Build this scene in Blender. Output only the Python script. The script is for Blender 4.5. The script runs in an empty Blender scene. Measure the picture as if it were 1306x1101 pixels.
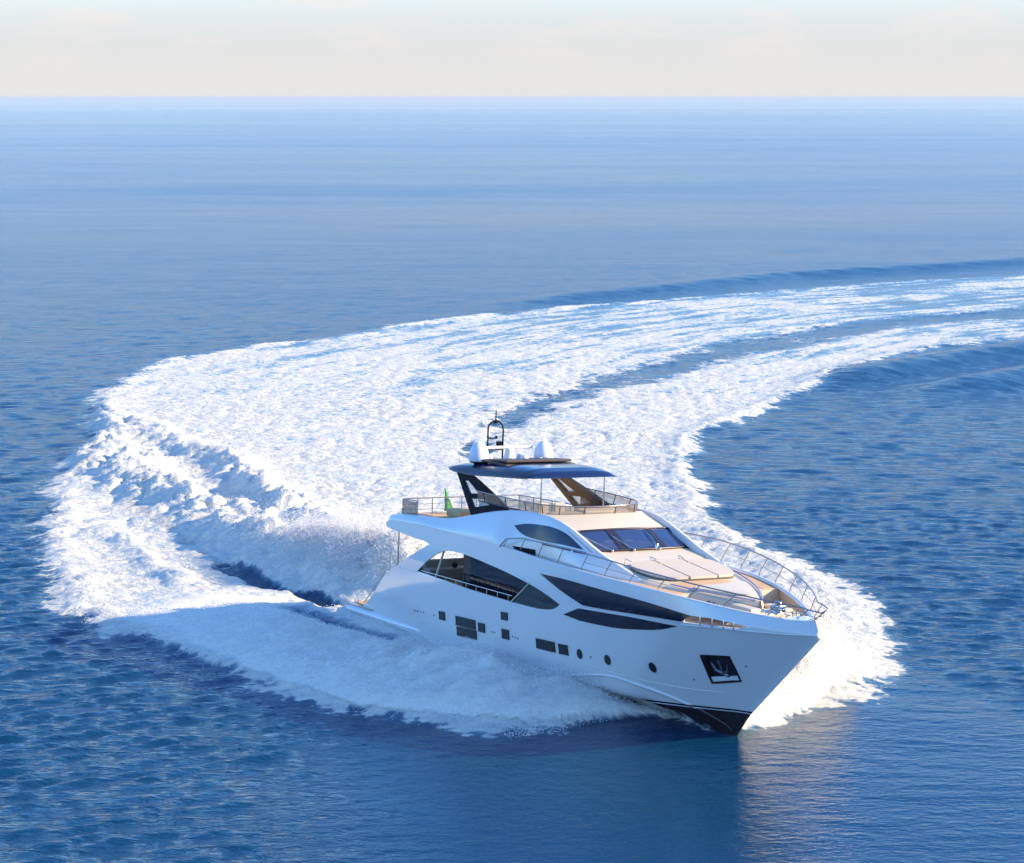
import bpy, math, random
import numpy as np
from mathutils import Vector, Matrix
from mathutils.geometry import delaunay_2d_cdt

random.seed(5); rng = np.random.default_rng(11)
S = bpy.context.scene
COL = S.collection
# ------------------------------------------------------------ camera, sky, sun, exposure
cam = bpy.data.cameras.new('camera'); cam.sensor_width = 36.0
cam.lens = 36.0 * 2871.1 / 1306.0
cam.clip_start = 1.0; cam.clip_end = 200000.0
co = bpy.data.objects.new('camera', cam); COL.objects.link(co)
co.location = (0, 0, 23.91)
co.rotation_euler = (math.radians(90) - math.atan(426.5 / 2871.1), math.radians(-0.0), 0)
S.camera = co
SUN_EL, SUN_AZ = 23.0, 4.0            # degrees; azimuth from +x towards -y (towards the viewer)
S.view_settings.view_transform = 'Standard'; S.view_settings.look = 'None'
S.view_settings.gamma = 1.0; S.view_settings.exposure = 1.02
S.cycles.use_denoising = True
S.cycles.max_bounces = 8; S.cycles.diffuse_bounces = 3; S.cycles.glossy_bounces = 4
S.cycles.transmission_bounces = 4; S.cycles.transparent_max_bounces = 8

def nodes(nt): return nt.nodes, nt.links
w = bpy.data.worlds.new('World'); S.world = w; w.use_nodes = True
nt = w.node_tree; N, Lk = nodes(nt); N.clear()
out = N.new('ShaderNodeOutputWorld'); bg = N.new('ShaderNodeBackground'); bg.inputs[1].default_value = 0.15
sky = N.new('ShaderNodeTexSky'); sky.sky_type = 'NISHITA'; sky.sun_disc = False
sky.sun_elevation = math.radians(SUN_EL)
sky.sun_rotation = math.radians(90 + SUN_AZ)   # Blender: rotation clockwise from +y
sky.altitude = 0; sky.air_density = 1.0; sky.dust_density = 0.15; sky.ozone_density = 4.0
# thin fair-weather clouds low over the horizon
tc = N.new('ShaderNodeTexCoord'); sep = N.new('ShaderNodeSeparateXYZ'); Lk.new(tc.outputs['Generated'], sep.inputs[0])
mp = N.new('ShaderNodeMapping'); mp.inputs['Scale'].default_value = (14, 14, 55); mp.inputs['Location'].default_value = (3.1, 0.4, 1.7)
Lk.new(tc.outputs['Generated'], mp.inputs[0])
cn = N.new('ShaderNodeTexNoise'); cn.inputs['Scale'].default_value = 1.6; cn.inputs['Detail'].default_value = 7; cn.inputs['Roughness'].default_value = 0.6
Lk.new(mp.outputs[0], cn.inputs[0])
cr = N.new('ShaderNodeValToRGB'); cr.color_ramp.elements[0].position = 0.50; cr.color_ramp.elements[1].position = 0.66
Lk.new(cn.outputs[0], cr.inputs[0])
band = N.new('ShaderNodeMapRange'); band.inputs['From Min'].default_value = 0.008; band.inputs['From Max'].default_value = 0.03
Lk.new(sep.outputs[2], band.inputs[0])
band2 = N.new('ShaderNodeMapRange'); band2.inputs['From Min'].default_value = 0.10; band2.inputs['From Max'].default_value = 0.055
Lk.new(sep.outputs[2], band2.inputs[0])
def wmath(op, a, b):
    m = N.new('ShaderNodeMath'); m.operation = op
    for i, v in enumerate((a, b)):
        if isinstance(v, (int, float)): m.inputs[i].default_value = v
        else: Lk.new(v, m.inputs[i])
    return m.outputs[0]
cf = wmath('MULTIPLY', wmath('MULTIPLY', cr.outputs[0], band.outputs[0]), wmath('MULTIPLY', band2.outputs[0], 0.5))
# pale pink band of evening haze over the horizon
hz = N.new('ShaderNodeMapRange'); hz.inputs['From Min'].default_value = 0.12; hz.inputs['From Max'].default_value = 0.02; hz.interpolation_type = 'SMOOTHSTEP'
Lk.new(sep.outputs[2], hz.inputs[0])
hzf = wmath('MULTIPLY', hz.outputs[0], 0.97)
mx0 = N.new('ShaderNodeMix'); mx0.data_type = 'RGBA'; 
hc = N.new('ShaderNodeValToRGB'); Lk.new(wmath('MULTIPLY', sep.outputs[2], 12.0), hc.inputs[0])
hc.color_ramp.elements[0].color = (.95, .925, .915, 1); hc.color_ramp.elements[1].color = (.66, .83, 1.0, 1); hc.color_ramp.elements[1].position = .9
e_ = hc.color_ramp.elements.new(.30); e_.color = (.90, .90, .92, 1)
hs = N.new('ShaderNodeVectorMath'); hs.operation = 'MULTIPLY'; hs.inputs[1].default_value = (2.72, 2.72, 2.72)
Lk.new(hc.outputs[0], hs.inputs[0]); Lk.new(hs.outputs[0], mx0.inputs['B'])
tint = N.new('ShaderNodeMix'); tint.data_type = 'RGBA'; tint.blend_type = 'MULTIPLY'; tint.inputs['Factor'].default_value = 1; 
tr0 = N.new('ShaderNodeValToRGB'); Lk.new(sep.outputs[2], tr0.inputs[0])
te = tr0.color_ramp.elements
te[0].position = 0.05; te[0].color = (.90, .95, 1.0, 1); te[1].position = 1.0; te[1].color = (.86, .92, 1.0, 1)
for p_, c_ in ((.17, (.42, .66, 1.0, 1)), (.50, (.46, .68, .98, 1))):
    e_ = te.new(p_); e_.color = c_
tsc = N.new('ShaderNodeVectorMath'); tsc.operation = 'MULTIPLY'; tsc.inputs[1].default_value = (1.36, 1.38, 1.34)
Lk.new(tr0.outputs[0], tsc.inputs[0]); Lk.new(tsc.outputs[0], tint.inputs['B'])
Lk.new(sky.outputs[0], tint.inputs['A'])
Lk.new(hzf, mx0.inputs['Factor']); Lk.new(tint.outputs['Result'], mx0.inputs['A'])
mx = N.new('ShaderNodeMix'); mx.data_type = 'RGBA'; mx.inputs['B'].default_value = (3.1, 2.8, 2.7, 1)
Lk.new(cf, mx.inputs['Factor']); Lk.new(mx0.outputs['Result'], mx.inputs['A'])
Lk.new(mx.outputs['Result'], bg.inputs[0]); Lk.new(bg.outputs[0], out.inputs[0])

sl = bpy.data.lights.new('sun', 'SUN'); sl.energy = 4.5; sl.angle = math.radians(0.5); sl.color = (1.0, 0.77, 0.45)
so = bpy.data.objects.new('sun', sl); COL.objects.link(so)
el, az = math.radians(SUN_EL), math.radians(SUN_AZ)
sdir = Vector((math.cos(el) * math.cos(az), -math.cos(el) * math.sin(az), math.sin(el)))
so.rotation_euler = sdir.to_track_quat('Z', 'Y').to_euler()

# ------------------------------------------------------------ materials
def mat(name, base, rough=0.5, metal=0.0, coat=0.0, spec=0.5, noise=None, bump=None, alpha=None, trans=0.0):
    m = bpy.data.materials.new(name); m.use_nodes = True
    n, l = nodes(m.node_tree); b = n['Principled BSDF']
    b.inputs['Base Color'].default_value = (*base, 1); b.inputs['Roughness'].default_value = rough
    b.inputs['Metallic'].default_value = metal; b.inputs['Coat Weight'].default_value = coat
    b.inputs['Coat Roughness'].default_value = 0.04
    b.inputs['Specular IOR Level'].default_value = spec; b.inputs['Transmission Weight'].default_value = trans
    if alpha is not None: b.inputs['Alpha'].default_value = alpha
    t = n.new('ShaderNodeTexCoord')
    if noise:
        sc, amt = noise
        x = n.new('ShaderNodeTexNoise'); x.inputs['Scale'].default_value = sc; x.inputs['Detail'].default_value = 5
        l.new(t.outputs['Object'], x.inputs[0])
        mm = n.new('ShaderNodeMix'); mm.data_type = 'RGBA'
        mm.inputs['A'].default_value = tuple(c * (1 - amt) for c in base) + (1,)
        mm.inputs['B'].default_value = tuple(min(1, c * (1 + amt)) for c in base) + (1,)
        l.new(x.outputs[0], mm.inputs['Factor']); l.new(mm.outputs['Result'], b.inputs['Base Color'])
    if bump:
        sc, st, di = bump
        x = n.new('ShaderNodeTexNoise'); x.inputs['Scale'].default_value = sc; x.inputs['Detail'].default_value = 3
        l.new(t.outputs['Object'], x.inputs[0])
        bb = n.new('ShaderNodeBump'); bb.inputs['Strength'].default_value = st; bb.inputs['Distance'].default_value = di
        l.new(x.outputs[0], bb.inputs['Height']); l.new(bb.outputs[0], b.inputs['Normal'])
    return m
GEL = mat('gelcoat', (0.80, 0.765, 0.70), 0.22, coat=0.6, noise=(0.7, 0.02), bump=(0.55, 0.25, 0.03))
WHITE = mat('white_paint', (0.66, 0.57, 0.42), 0.4, noise=(2, 0.03))
NONSKID = mat('nonskid_deck', (0.58, 0.47, 0.35), 0.75, noise=(6, 0.06), bump=(60, 0.3, 0.01))
NAVY = mat('navy_gelcoat', (0.008, 0.022, 0.085), 0.16, coat=0.0, spec=.38, noise=(1, 0.1))
GLASS = mat('tinted_glass', (0.004, 0.008, 0.025), 0.03, spec=0.38, noise=(0.5, 0.2))
WSG = mat('windshield_glass', (0.03, 0.06, 0.17), 0.03, spec=1.0, noise=(0.8, 0.3), alpha=0.82)
HULLG = mat('hull_window_glass', (0.012, 0.016, 0.022), 0.06, spec=0.7, noise=(0.5, 0.2))
FRAME = mat('dark_frame', (0.025, 0.02, 0.03), 0.3)
BLACK = mat('black_paint', (0.006, 0.007, 0.011), 0.55, spec=.05)
STEEL = mat('stainless_steel', (0.62, 0.60, 0.57), 0.18, metal=1.0)
RAILM = mat('rail_steel', (0.32, 0.30, 0.29), 0.25, metal=0.9)
TAN = mat('acrylic_screen', (0.20, 0.15, 0.10), 0.08, spec=0.8, alpha=0.55)
CLEAR = mat('clear_screen', (0.30, 0.28, 0.25), 0.05, spec=0.8, alpha=0.28)
BROWN = mat('brown_sunroof', (0.055, 0.040, 0.030), 0.5, noise=(8, 0.3))
GREYU = mat('headliner', (0.55, 0.52, 0.47), 0.6)
CUSH = mat('beige_cushion', (0.56, 0.49, 0.41), 0.85, noise=(5, 0.06), bump=(25, 0.25, 0.02))
CUSHD = mat('cushion_piping', (0.12, 0.10, 0.08), 0.8)
DOME = mat('dome_plastic', (0.80, 0.80, 0.80), 0.35, noise=(4, 0.03))
GREEN = mat('green_cloth', (0.03, 0.26, 0.07), 0.8, noise=(6, 0.2))
WCLOTH = mat('white_cloth', (0.8, 0.8, 0.78), 0.8)
YEL = mat('yellow_cushion', (0.62, 0.45, 0.22), 0.8)
POCKM = mat('pocket_lining', (0.035, 0.045, 0.075), 0.35, noise=(3, .3))
ANCH = mat('anchor_steel', (0.22, 0.22, 0.26), 0.35, metal=.8)
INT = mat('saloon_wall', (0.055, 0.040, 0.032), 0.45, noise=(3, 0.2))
TRIMM = mat('lilac_trim', (0.34, 0.36, 0.55), 0.15, metal=0.6)

def teak_mat():
    m = mat('teak_deck', (0.55, 0.33, 0.17), 0.6)
    n, l = nodes(m.node_tree); b = n['Principled BSDF']
    t = n.new('ShaderNodeTexCoord'); mpp = n.new('ShaderNodeMapping'); mpp.inputs['Scale'].default_value = (0.5, 8, 1)
    l.new(t.outputs['Object'], mpp.inputs[0])
    wv = n.new('ShaderNodeTexWave'); wv.bands_direction = 'Y'; wv.inputs['Scale'].default_value = 2.0; wv.inputs['Distortion'].default_value = 0.3
    l.new(mpp.outputs[0], wv.inputs[0])
    r = n.new('ShaderNodeValToRGB'); r.color_ramp.elements[0].color = (0.36, 0.21, 0.11, 1); r.color_ramp.elements[1].position = 0.2
    r.color_ramp.elements[1].color = (0.70, 0.44, 0.22, 1)
    l.new(wv.outputs[1], r.inputs[0]); l.new(r.outputs[0], b.inputs['Base Color'])
    return m
TEAK = teak_mat()

def hull_mat():
    """white gelcoat, boot stripe and dark antifouling, by height above the keel line"""
    m = mat('hull_paint', (0.78, 0.78, 0.77), 0.10, coat=1.0, bump=(0.6, 0.30, 0.035))
    n, l = nodes(m.node_tree); b = n['Principled BSDF']
    t = n.new('ShaderNodeTexCoord'); s = n.new('ShaderNodeSeparateXYZ'); l.new(t.outputs['Object'], s.inputs[0])
    def M(op, a, c):
        q = n.new('ShaderNodeMath'); q.operation = op
        for i, v in enumerate((a, c)):
            if isinstance(v, (int, float)): q.inputs[i].default_value = v
            else: l.new(v, q.inputs[i])
        return q.outputs[0]
    line = M('ADD', M('MULTIPLY', s.outputs[0], 0.062), -0.66)          # height of the stripe
    d = M('SUBTRACT', s.outputs[2], M('MINIMUM', line, 0.93))
    r = n.new('ShaderNodeValToRGB'); r.color_ramp.interpolation = 'CONSTANT'
    l.new(M('ADD', M('MULTIPLY', d, 2.0), 0.5), r.inputs[0])
    e = r.color_ramp.elements
    e[0].position = 0; e[0].color = (0.020, 0.008, 0.008, 1)
    e[1].position = 0.50; e[1].color = (0.75, 0.75, 0.75, 1)
    x = e.new(0.57); x.color = (0.008, 0.009, 0.014, 1)
    x = e.new(0.72); x.color = (0.79, 0.745, 0.68, 1)
    l.new(r.outputs[0], b.inputs['Base Color'])
    return m
HULLM = hull_mat()

# ------------------------------------------------------------ mesh helpers
def setp(o, label=None, cat=None, group=None, kind=None):
    if label: o['label'] = label
    if cat: o['category'] = cat
    if group: o['group'] = group
    if kind: o['kind'] = kind
    return o

class MB:
    """collects pieces (each with its own per-corner normals) and links them as one mesh"""
    def __init__(s): s.v = []; s.f = []; s.n = []; s.mi = []; s.nv = 0
    def add(s, V, F, smooth=True, norms=None, mi=0):
        V = np.asarray(V, float)
        if smooth and norms is None:
            norms = np.zeros_like(V)
            for f in F:
                p = V[list(f)]; c = np.zeros(3)
                for i in range(1, len(p) - 1): c += np.cross(p[i] - p[0], p[i + 1] - p[0])
                for i in f: norms[i] += c
            norms /= np.maximum(np.linalg.norm(norms, axis=1, keepdims=True), 1e-9)
        for f in F:
            s.f.append(tuple(i + s.nv for i in f)); s.mi.append(mi)
            if smooth: s.n.extend(tuple(norms[i]) for i in f)
            else:
                p = V[list(f)]; c = np.zeros(3)
                for i in range(1, len(p) - 1): c += np.cross(p[i] - p[0], p[i + 1] - p[0])
                c /= max(np.linalg.norm(c), 1e-9); s.n.extend([tuple(c)] * len(f))
        s.v.extend(map(tuple, V)); s.nv += len(V); return s
    def build(s, name, m, parent=None):
        me = bpy.data.meshes.new(name); me.from_pydata(s.v, [], s.f)
        for mm in (m if isinstance(m, (list, tuple)) else [m]): me.materials.append(mm)
        me.polygons.foreach_set('material_index', s.mi)
        me.polygons.foreach_set('use_smooth', [True] * len(s.f))
        me.update()
        if len(s.n) == len(me.loops): me.normals_split_custom_set(s.n)
        o = bpy.data.objects.new(name, me); COL.objects.link(o)
        if parent: o.parent = parent
        return o
    # -- primitives
    def box(s, c, d, rz=0, mi=0, bev=0.0, R=None):
        x, y, z = (q / 2 for q in d); b = min(bev, x, y, z)
        V, F = [], []
        if b <= 0:
            V = [(i * x, j * y, k * z) for i in (-1, 1) for j in (-1, 1) for k in (-1, 1)]
            F = [(0, 1, 3, 2), (4, 6, 7, 5), (0, 4, 5, 1), (2, 3, 7, 6), (0, 2, 6, 4), (1, 5, 7, 3)]
        else:
            def ring(xx, yy, zz):
                r = []
                for (sx, sy, a0) in ((1, 1, 0), (-1, 1, 90), (-1, -1, 180), (1, -1, 270)):
                    for a in (0, 30, 60, 90):
                        t = math.radians(a0 + a); r.append((sx * (xx - b) + b * math.cos(t) * (1 if zz < 9e9 else 1), sy * (yy - b) + b * math.sin(t), zz))
                return r
            rings = []
            for a in (90, 60, 30, 0):
                t = math.radians(a); k = b * (1 - math.cos(t)); rr = ring(x, y, -z + b - b * math.sin(t)); rings.append([(px * (1 - k / x), py * (1 - k / y), pz) for px, py, pz in rr])
            for a in (0, 30, 60, 90):
                t = math.radians(a); k = b * (1 - math.cos(t)); rr = ring(x, y, z - b + b * math.sin(t)); rings.append([(px * (1 - k / x), py * (1 - k / y), pz) for px, py, pz in rr])
            for rr in rings: V += rr
            n = 16
            for i in range(len(rings) - 1):
                for j in range(n): F.append((i * n + j, i * n + (j + 1) % n, (i + 1) * n + (j + 1) % n, (i + 1) * n + j))
            F.append(tuple(reversed(range(n)))); F.append(tuple(range((len(rings) - 1) * n, len(rings) * n)))
        ca, sa = math.cos(rz), math.sin(rz)
        V = [(p[0] * ca - p[1] * sa, p[0] * sa + p[1] * ca, p[2]) for p in V]
        if R is not None: V = [tuple(R @ Vector(p)) for p in V]
        V = [(p[0] + c[0], p[1] + c[1], p[2] + c[2]) for p in V]
        return s.add(V, F, smooth=b > 0, mi=mi)
    def tube(s, path, r, n=8, closed=False, mi=0, flat=1.0):
        P = [Vector(p) for p in path]; V, F = [], []; up = Vector((0, 0, 1))
        m = len(P)
        for i, p in enumerate(P):
            a = P[(i - 1) % m] if (closed or i > 0) else P[i]; b = P[(i + 1) % m] if (closed or i < m - 1) else P[i]
            t = (b - a).normalized(); u = up if abs(t.z) < 0.95 else Vector((1, 0, 0))
            x = t.cross(u).normalized(); y = x.cross(t)
            rr = r[i] if isinstance(r, (list, tuple)) else r
            for k in range(n):
                q = 2 * math.pi * k / n; V.append(tuple(p + x * (rr * math.cos(q)) + y * (rr * flat * math.sin(q))))
        for i in range(m if closed else m - 1):
            for k in range(n): F.append((i * n + k, i * n + (k + 1) % n, ((i + 1) % m) * n + (k + 1) % n, ((i + 1) % m) * n + k))
        if not closed: F.append(tuple(reversed(range(n)))); F.append(tuple(range((m - 1) * n, m * n)))
        return s.add(V, F, mi=mi)
    def lathe(s, prof, c=(0, 0, 0), n=28, mi=0):
        V, F = [], []
        for r, z in prof:
            for k in range(n): q = 2 * math.pi * k / n; V.append((c[0] + r * math.cos(q), c[1] + r * math.sin(q), c[2] + z))
        for i in range(len(prof) - 1):
            for k in range(n): F.append((i * n + k, i * n + (k + 1) % n, (i + 1) * n + (k + 1) % n, (i + 1) * n + k))
        return s.add(V, F, mi=mi)
    def loft(s, G, closed=False, flip=False, mi=0, smooth=True):
        a, b = len(G), len(G[0]); V = [p for r in G for p in r]; F = []
        for i in range(a - 1):
            for j in range(b if closed else b - 1):
                q = (i * b + j, i * b + (j + 1) % b, (i + 1) * b + (j + 1) % b, (i + 1) * b + j)
                F.append(tuple(reversed(q)) if flip else q)
        return s.add(V, F, smooth=smooth, mi=mi)

def spl(pts, n=6, closed=False):
    """Catmull-Rom through the points"""
    P = [np.array(p, float) for p in pts]; o = []
    m = len(P)
    for i in range(m if closed else m - 1):
        g = lambda k: P[k % m] if closed else P[min(max(k, 0), m - 1)]
        a, b, c, d = g(i - 1), g(i), g(i + 1), g(i + 2)
        for k in range(n):
            t = k / n; o.append(0.5 * ((2 * b) + (c - a) * t + (2 * a - 5 * b + 4 * c - d) * t * t + (3 * b - a - 3 * c + d) * t ** 3))
    if not closed: o.append(P[-1])
    return [tuple(q) for q in o]
def dens(pts, h=0.25, closed=True):
    o = []; m = len(pts)
    for i in range(m if closed else m - 1):
        a, b = np.array(pts[i]), np.array(pts[(i + 1) % m]); k = max(1, int(np.linalg.norm(b - a) / h))
        o += [tuple(a + (b - a) * j / k) for j in range(k)]
    if not closed: o.append(tuple(pts[-1]))
    return o
def inside(poly, x, y):
    P = np.asarray(poly); X = np.asarray(x); Yy = np.asarray(y); r = np.zeros(X.shape, bool)
    for i in range(len(P)):
        x1, y1 = P[i]; x2, y2 = P[i - 1]
        c = (y1 > Yy) != (y2 > Yy)
        with np.errstate(divide='ignore', invalid='ignore'): r ^= c & (X < (x2 - x1) * (Yy - y1) / (y2 - y1 + 1e-12) + x1)
    return r
def shell(mb, outline, f, th=0.05, holes=(), h=0.3, side=-1, off=0.0, mi=0, mi_in=None):
    """plate cut to an outline in the (a,b) plane, bent onto the surface f(a,b) with thickness th"""
    outline = dens(outline, h); holes = [dens(q, h) for q in holes]
    vs = list(outline); es = [(i, (i + 1) % len(outline)) for i in range(len(outline))]
    for q in holes:
        b = len(vs); vs += q; es += [(b + i, b + (i + 1) % len(q)) for i in range(len(q))]
    A = np.array(outline); x0, y0 = A.min(0); x1, y1 = A.max(0)
    gx, gy = np.meshgrid(np.arange(x0 + h * .37, x1, h), np.arange(y0 + h * .29, y1, h)); gx = gx.ravel(); gy = gy.ravel()
    bd = np.array(vs)
    ok = inside(outline, gx, gy)
    for q in holes: ok &= ~inside(q, gx, gy)
    gx, gy = gx[ok], gy[ok]
    if len(gx):
        dd = np.min((gx[:, None] - bd[None, :, 0]) ** 2 + (gy[:, None] - bd[None, :, 1]) ** 2, axis=1); k = dd > (h * .45) ** 2
        vs = vs + list(zip(gx[k], gy[k]))
    rv, re, rf, *_ = delaunay_2d_cdt([Vector((float(a), float(b))) for a, b in vs], es, [], 0, 1e-6)
    P2 = np.array([tuple(p) for p in rv]); T = np.array([t for t in rf if len(t) == 3])
    c = P2[T].mean(1); k = inside(outline, c[:, 0], c[:, 1])
    for q in holes: k &= ~inside(q, c[:, 0], c[:, 1])
    T = T[k]
    def F3(p): return np.array(f(p[0], p[1]), float)
    e = 0.02; P = []; Nn = []
    for p in P2:
        a = F3(p); da = F3((p[0] + e, p[1])) - F3((p[0] - e, p[1])); db = F3((p[0], p[1] + e)) - F3((p[0], p[1] - e))
        n = np.cross(da, db); L = np.linalg.norm(n); n = n / L if L > 1e-9 else np.array([0, 1., 0])
        P.append(a); Nn.append(n)
    P = np.array(P); Nn = np.array(Nn)
    Nn *= -1.0 if side > 0 else 1.0      # (x,z) params: da x db = -y
    P = P + Nn * off; Q = P - Nn * th
    a = P[T]; fn = np.cross(a[:, 1] - a[:, 0], a[:, 2] - a[:, 0]); fl = (fn * Nn[T[:, 0]]).sum(1) < 0
    T[fl] = T[fl][:, ::-1]
    mb.add(P, [tuple(t) for t in T], norms=Nn, mi=mi)
    if th > 0:
        mo = mi if mi_in is None else mi_in
        mb.add(Q, [tuple(t[::-1]) for t in T], norms=-Nn, mi=mo)
        cnt = {}
        for t in T:
            for i in range(3):
                ed = (t[i], t[(i + 1) % 3]); cnt[tuple(sorted(ed))] = None if tuple(sorted(ed)) in cnt else ed
        V, F = [], []
        for ed in cnt.values():
            if ed is None: continue
            i, j = ed; b = len(V); V += [P[i], Q[i], Q[j], P[j]]; F.append((b, b + 1, b + 2, b + 3))
        mb.add(np.array(V), F, smooth=False, mi=mi)

# ------------------------------------------------------------ the yacht's hull form (x forward, y port, z up)
YAW, TRIM, HEEL = math.radians(-59.167), math.radians(1.589), math.radians(3.619)
Rb = Matrix.Rotation(YAW, 3, 'Z') @ Matrix.Rotation(-TRIM, 3, 'Y') @ Matrix.Rotation(-HEEL, 3, 'X')
Tb = Vector((-4.496, 104.305, -0.621))
BOAT = Matrix.Translation(Tb) @ Rb.to_4x4()

def xs(z): return float(np.interp(z, [-1.6, -1.2, -.2, .8, 4.5, 5.1, 6], [22.0, 23.6, 25.25, 26.0, 30, 29.7, 29.2]))
def Y(x, z):
    s = xs(z); p = float(np.interp(z, [-.5, 1, 4.5, 5.5], [1.9, 2.3, 3.4, 3.4]))
    b = float(np.interp(x, [-1, 0, 3, 8, 13, 31], [3.3, 3.35, 3.45, 3.55, 3.58, 3.58]))
    t = min(max((x - 13.5) / (s - 13.5), 0), 1)
    y = b * (1 - t ** p) - float(np.interp(z, [0, 4.5], [.25, 0])) * (1 - t)
    y -= min(max(z - 4, 0), 3) * .12 * min(max((22 - x) / 8, 0), 1)
    zc = float(np.interp(x, [0, 14, 20, 23, 25.3], [.35, .4, .9, .7, .0]))
    if z < zc: y -= (zc - z) * 1.6 * min(1, y / 1.5)
    return max(y, 0.0)
def sheer(x): return float(np.interp(x, [13.2, 14.9, 16.6, 19.3, 21.9, 24, 25.9, 27.5, 28.9, 29.7], [5.55, 5.52, 5.46, 5.45, 5.42, 5.33, 5.2, 5.08, 5.0, 5.05]))
def fh(side): return lambda x, z: (x, side * Y(x, z), z)

root = bpy.data.objects.new('motor_yacht', None); COL.objects.link(root); root.matrix_world = BOAT
root.empty_display_size = 2
setp(root, 'large white motor yacht with dark glass bands speeding through the blue sea', 'yacht')

OPEN = spl([(6.06, 3.41), (7.08, 4.05), (8.2, 4.6), (9.2, 4.76), (10.3, 4.79), (11.74, 4.72), (13.79, 4.58), (15.71, 4.38), (16.93, 4.19), (18.02, 3.92)], 3)[:-1] \
     + spl([(18.02, 3.92), (17.55, 3.66), (16.6, 3.5), (15.46, 3.44), (14.26, 3.42)], 3)[:-1] + [(14.26, 3.42), (10.95, 3.38)]
CUT = [(25.12, 4.66), (26.2, 4.69), (27.6, 4.60), (27.3, 4.46), (26.2, 4.40), (25.02, 4.36)]
POCK = [(25.31, 3.12), (26.45, 3.25), (26.45, 2.30), (25.3, 2.04)]
hull = MB()
sheerpts = [(x, sheer(x)) for x in (29.65, 29.2, 28.5, 27.5, 26.5, 25.5, 24, 22, 20, 18, 16.6, 14.9, 13.2)]
aft = [(13.1, 5.59), (9.95, 5.57), (6.4, 5.52), (3.5, 5.36), (2.95, 5.27), (2.76, 5.17), (2.74, 5.04), (2.95, 4.96), (3.5, 4.93), (5.76, 4.84), (6.6, 4.85), (7.1, 4.78), (5.5, 4.05), (4.03, 3.33)]
stern = spl([(4.03, 3.33), (3.0, 2.85), (2.0, 2.02), (1.2, 1.35), (0.45, 0.9), (0.2, 0.4), (0.2, -0.9)], 4)[1:]
bot = [(6, -1.1), (12, -1.2), (18, -1.25), (22, -1.3), (xs(-1.3), -1.3)]
stem = [(xs(z), z) for z in (-.8, -.2, .3, .8, 2, 3.2, 4.2, 4.5, 4.6, 5.0)]
OUT = sheerpts + aft + stern + bot + stem
for sd in (-1, 1):
    shell(hull, OUT, fh(sd), 0.07, holes=[OPEN, CUT, POCK], h=0.28, side=sd)
# bottom, transom, stem cap
G = []
for x in np.linspace(0.25, 22.5, 24):
    y = Y(x, -1.15); G.append([(x, yy, -1.15 - 0.25 * (1 - abs(yy) / (y + .01))) for yy in np.linspace(-y + .02, y - .02, 7)])
hull.loft(G, flip=True)
G = []
for x, z in [(4.03, 3.28), (3.0, 2.8), (2.0, 1.98), (1.2, 1.3), (0.5, 0.85), (0.27, .4), (.27, -1.1)]:
    y = Y(x, z) - .05; G.append([(x + .04, yy, z) for yy in np.linspace(-y, y, 5)])
hull.loft(G)
hull.tube([(xs(z) - .015, 0, z) for z in np.linspace(-1.1, 5.0, 22)], 0.045, 8)
# foredeck cap rail along the sheer
for sd in (-1, 1):
    G = []
    for x in list(np.linspace(13.3, 28.5, 60)) + [28.9, 29.3, 29.6, 29.72]:
        y = Y(x, sheer(x)) if x < 29.6 else 0.0; z = sheer(x); k = .17 if x < 29 else .1
        G.append([(x, sd * (y + .012), z - .03), (x, sd * (y + .01), z + .012), (x, sd * max(y - .04, 0), z + .025), (x, sd * max(y - k, 0), z + .02), (x, sd * max(y - k - .01, 0), z - .06)])
    hull.loft(G, flip=(sd < 0))
# filled bow tip behind the stem
G = []
for x in (28.6, 28.9, 29.2, 29.45, 29.66):
    y = max(Y(x, sheer(x)) - .05, 0.01); G.append([(x, -y, sheer(x) + .015), (x, 0, sheer(x) + .05), (x, y, sheer(x) + .015)])
hull.loft(G, flip=True)
# knuckle below the bulwark: a proud moulding that runs to the stem
for sd in (-1, 1):
    pth = [(x, sd * (Y(x, z) + .004), z) for x, z in spl([(24.9, 4.24), (26.2, 4.35), (27.8, 4.43), (29.0, 4.5), (29.93, 4.57)], 6)]
    hull.tube(pth, 0.035, 6)
    pth = [(x, sd * (Y(x, z) + .01), z) for x, z in spl([(17.0, .75), (18.6, 1.15), (20.55, 1.50), (22.06, 1.38), (23.14, 1.18), (24.17, .85), (25.0, .4), (25.25, .1)], 6)]
    hull.tube(pth, [0.02 + 0.05 * math.sin(math.pi * i / (len(pth) - 1)) for i in range(len(pth))], 6)
    hull.tube([(x, sd * (Y(x, z) + .006), z) for x, z in spl([(19.5, 1.75), (22.3, 1.62), (24.2, 1.62), (25.6, 1.7)], 5)], 0.018, 5)
    # flared sponson beside the swim platform
    G = []
    for x in np.linspace(-.72, 7.9, 24):
        t = min((x + .72) / 7.0, 1); k = (1 - t) ** .9; y = Y(max(x, .3), .7)
        if x < .3: k = 1
        G.append([(x, sd * (y - .05), .84 + .1 * (1 - t)), (x, sd * (y + .13 * k), .84 + .05 * (1 - t)), (x, sd * (y + .28 * k), .72), (x, sd * (y + .30 * k), .60), (x, sd * (y + .2 * k), .40 + .2 * t), (x, sd * (y - .05), .25 + .3 * t)])
    hull.loft(G, flip=(sd < 0))
    hull.add([G[0][i] for i in range(6)] , [(0, 1, 2, 3, 4, 5)] if sd < 0 else [(5, 4, 3, 2, 1, 0)], smooth=False)
    # panel seam above the main deck aft, chrome strip
    hull.tube([(x, sd * (Y(x, z) + .006), z) for x, z in [(4.05, 3.34), (4.7, 3.36), (5.4, 3.385), (6.06, 3.41)]], 0.02, 5)
hullo = hull.build('hull', HULLM, root)

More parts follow.
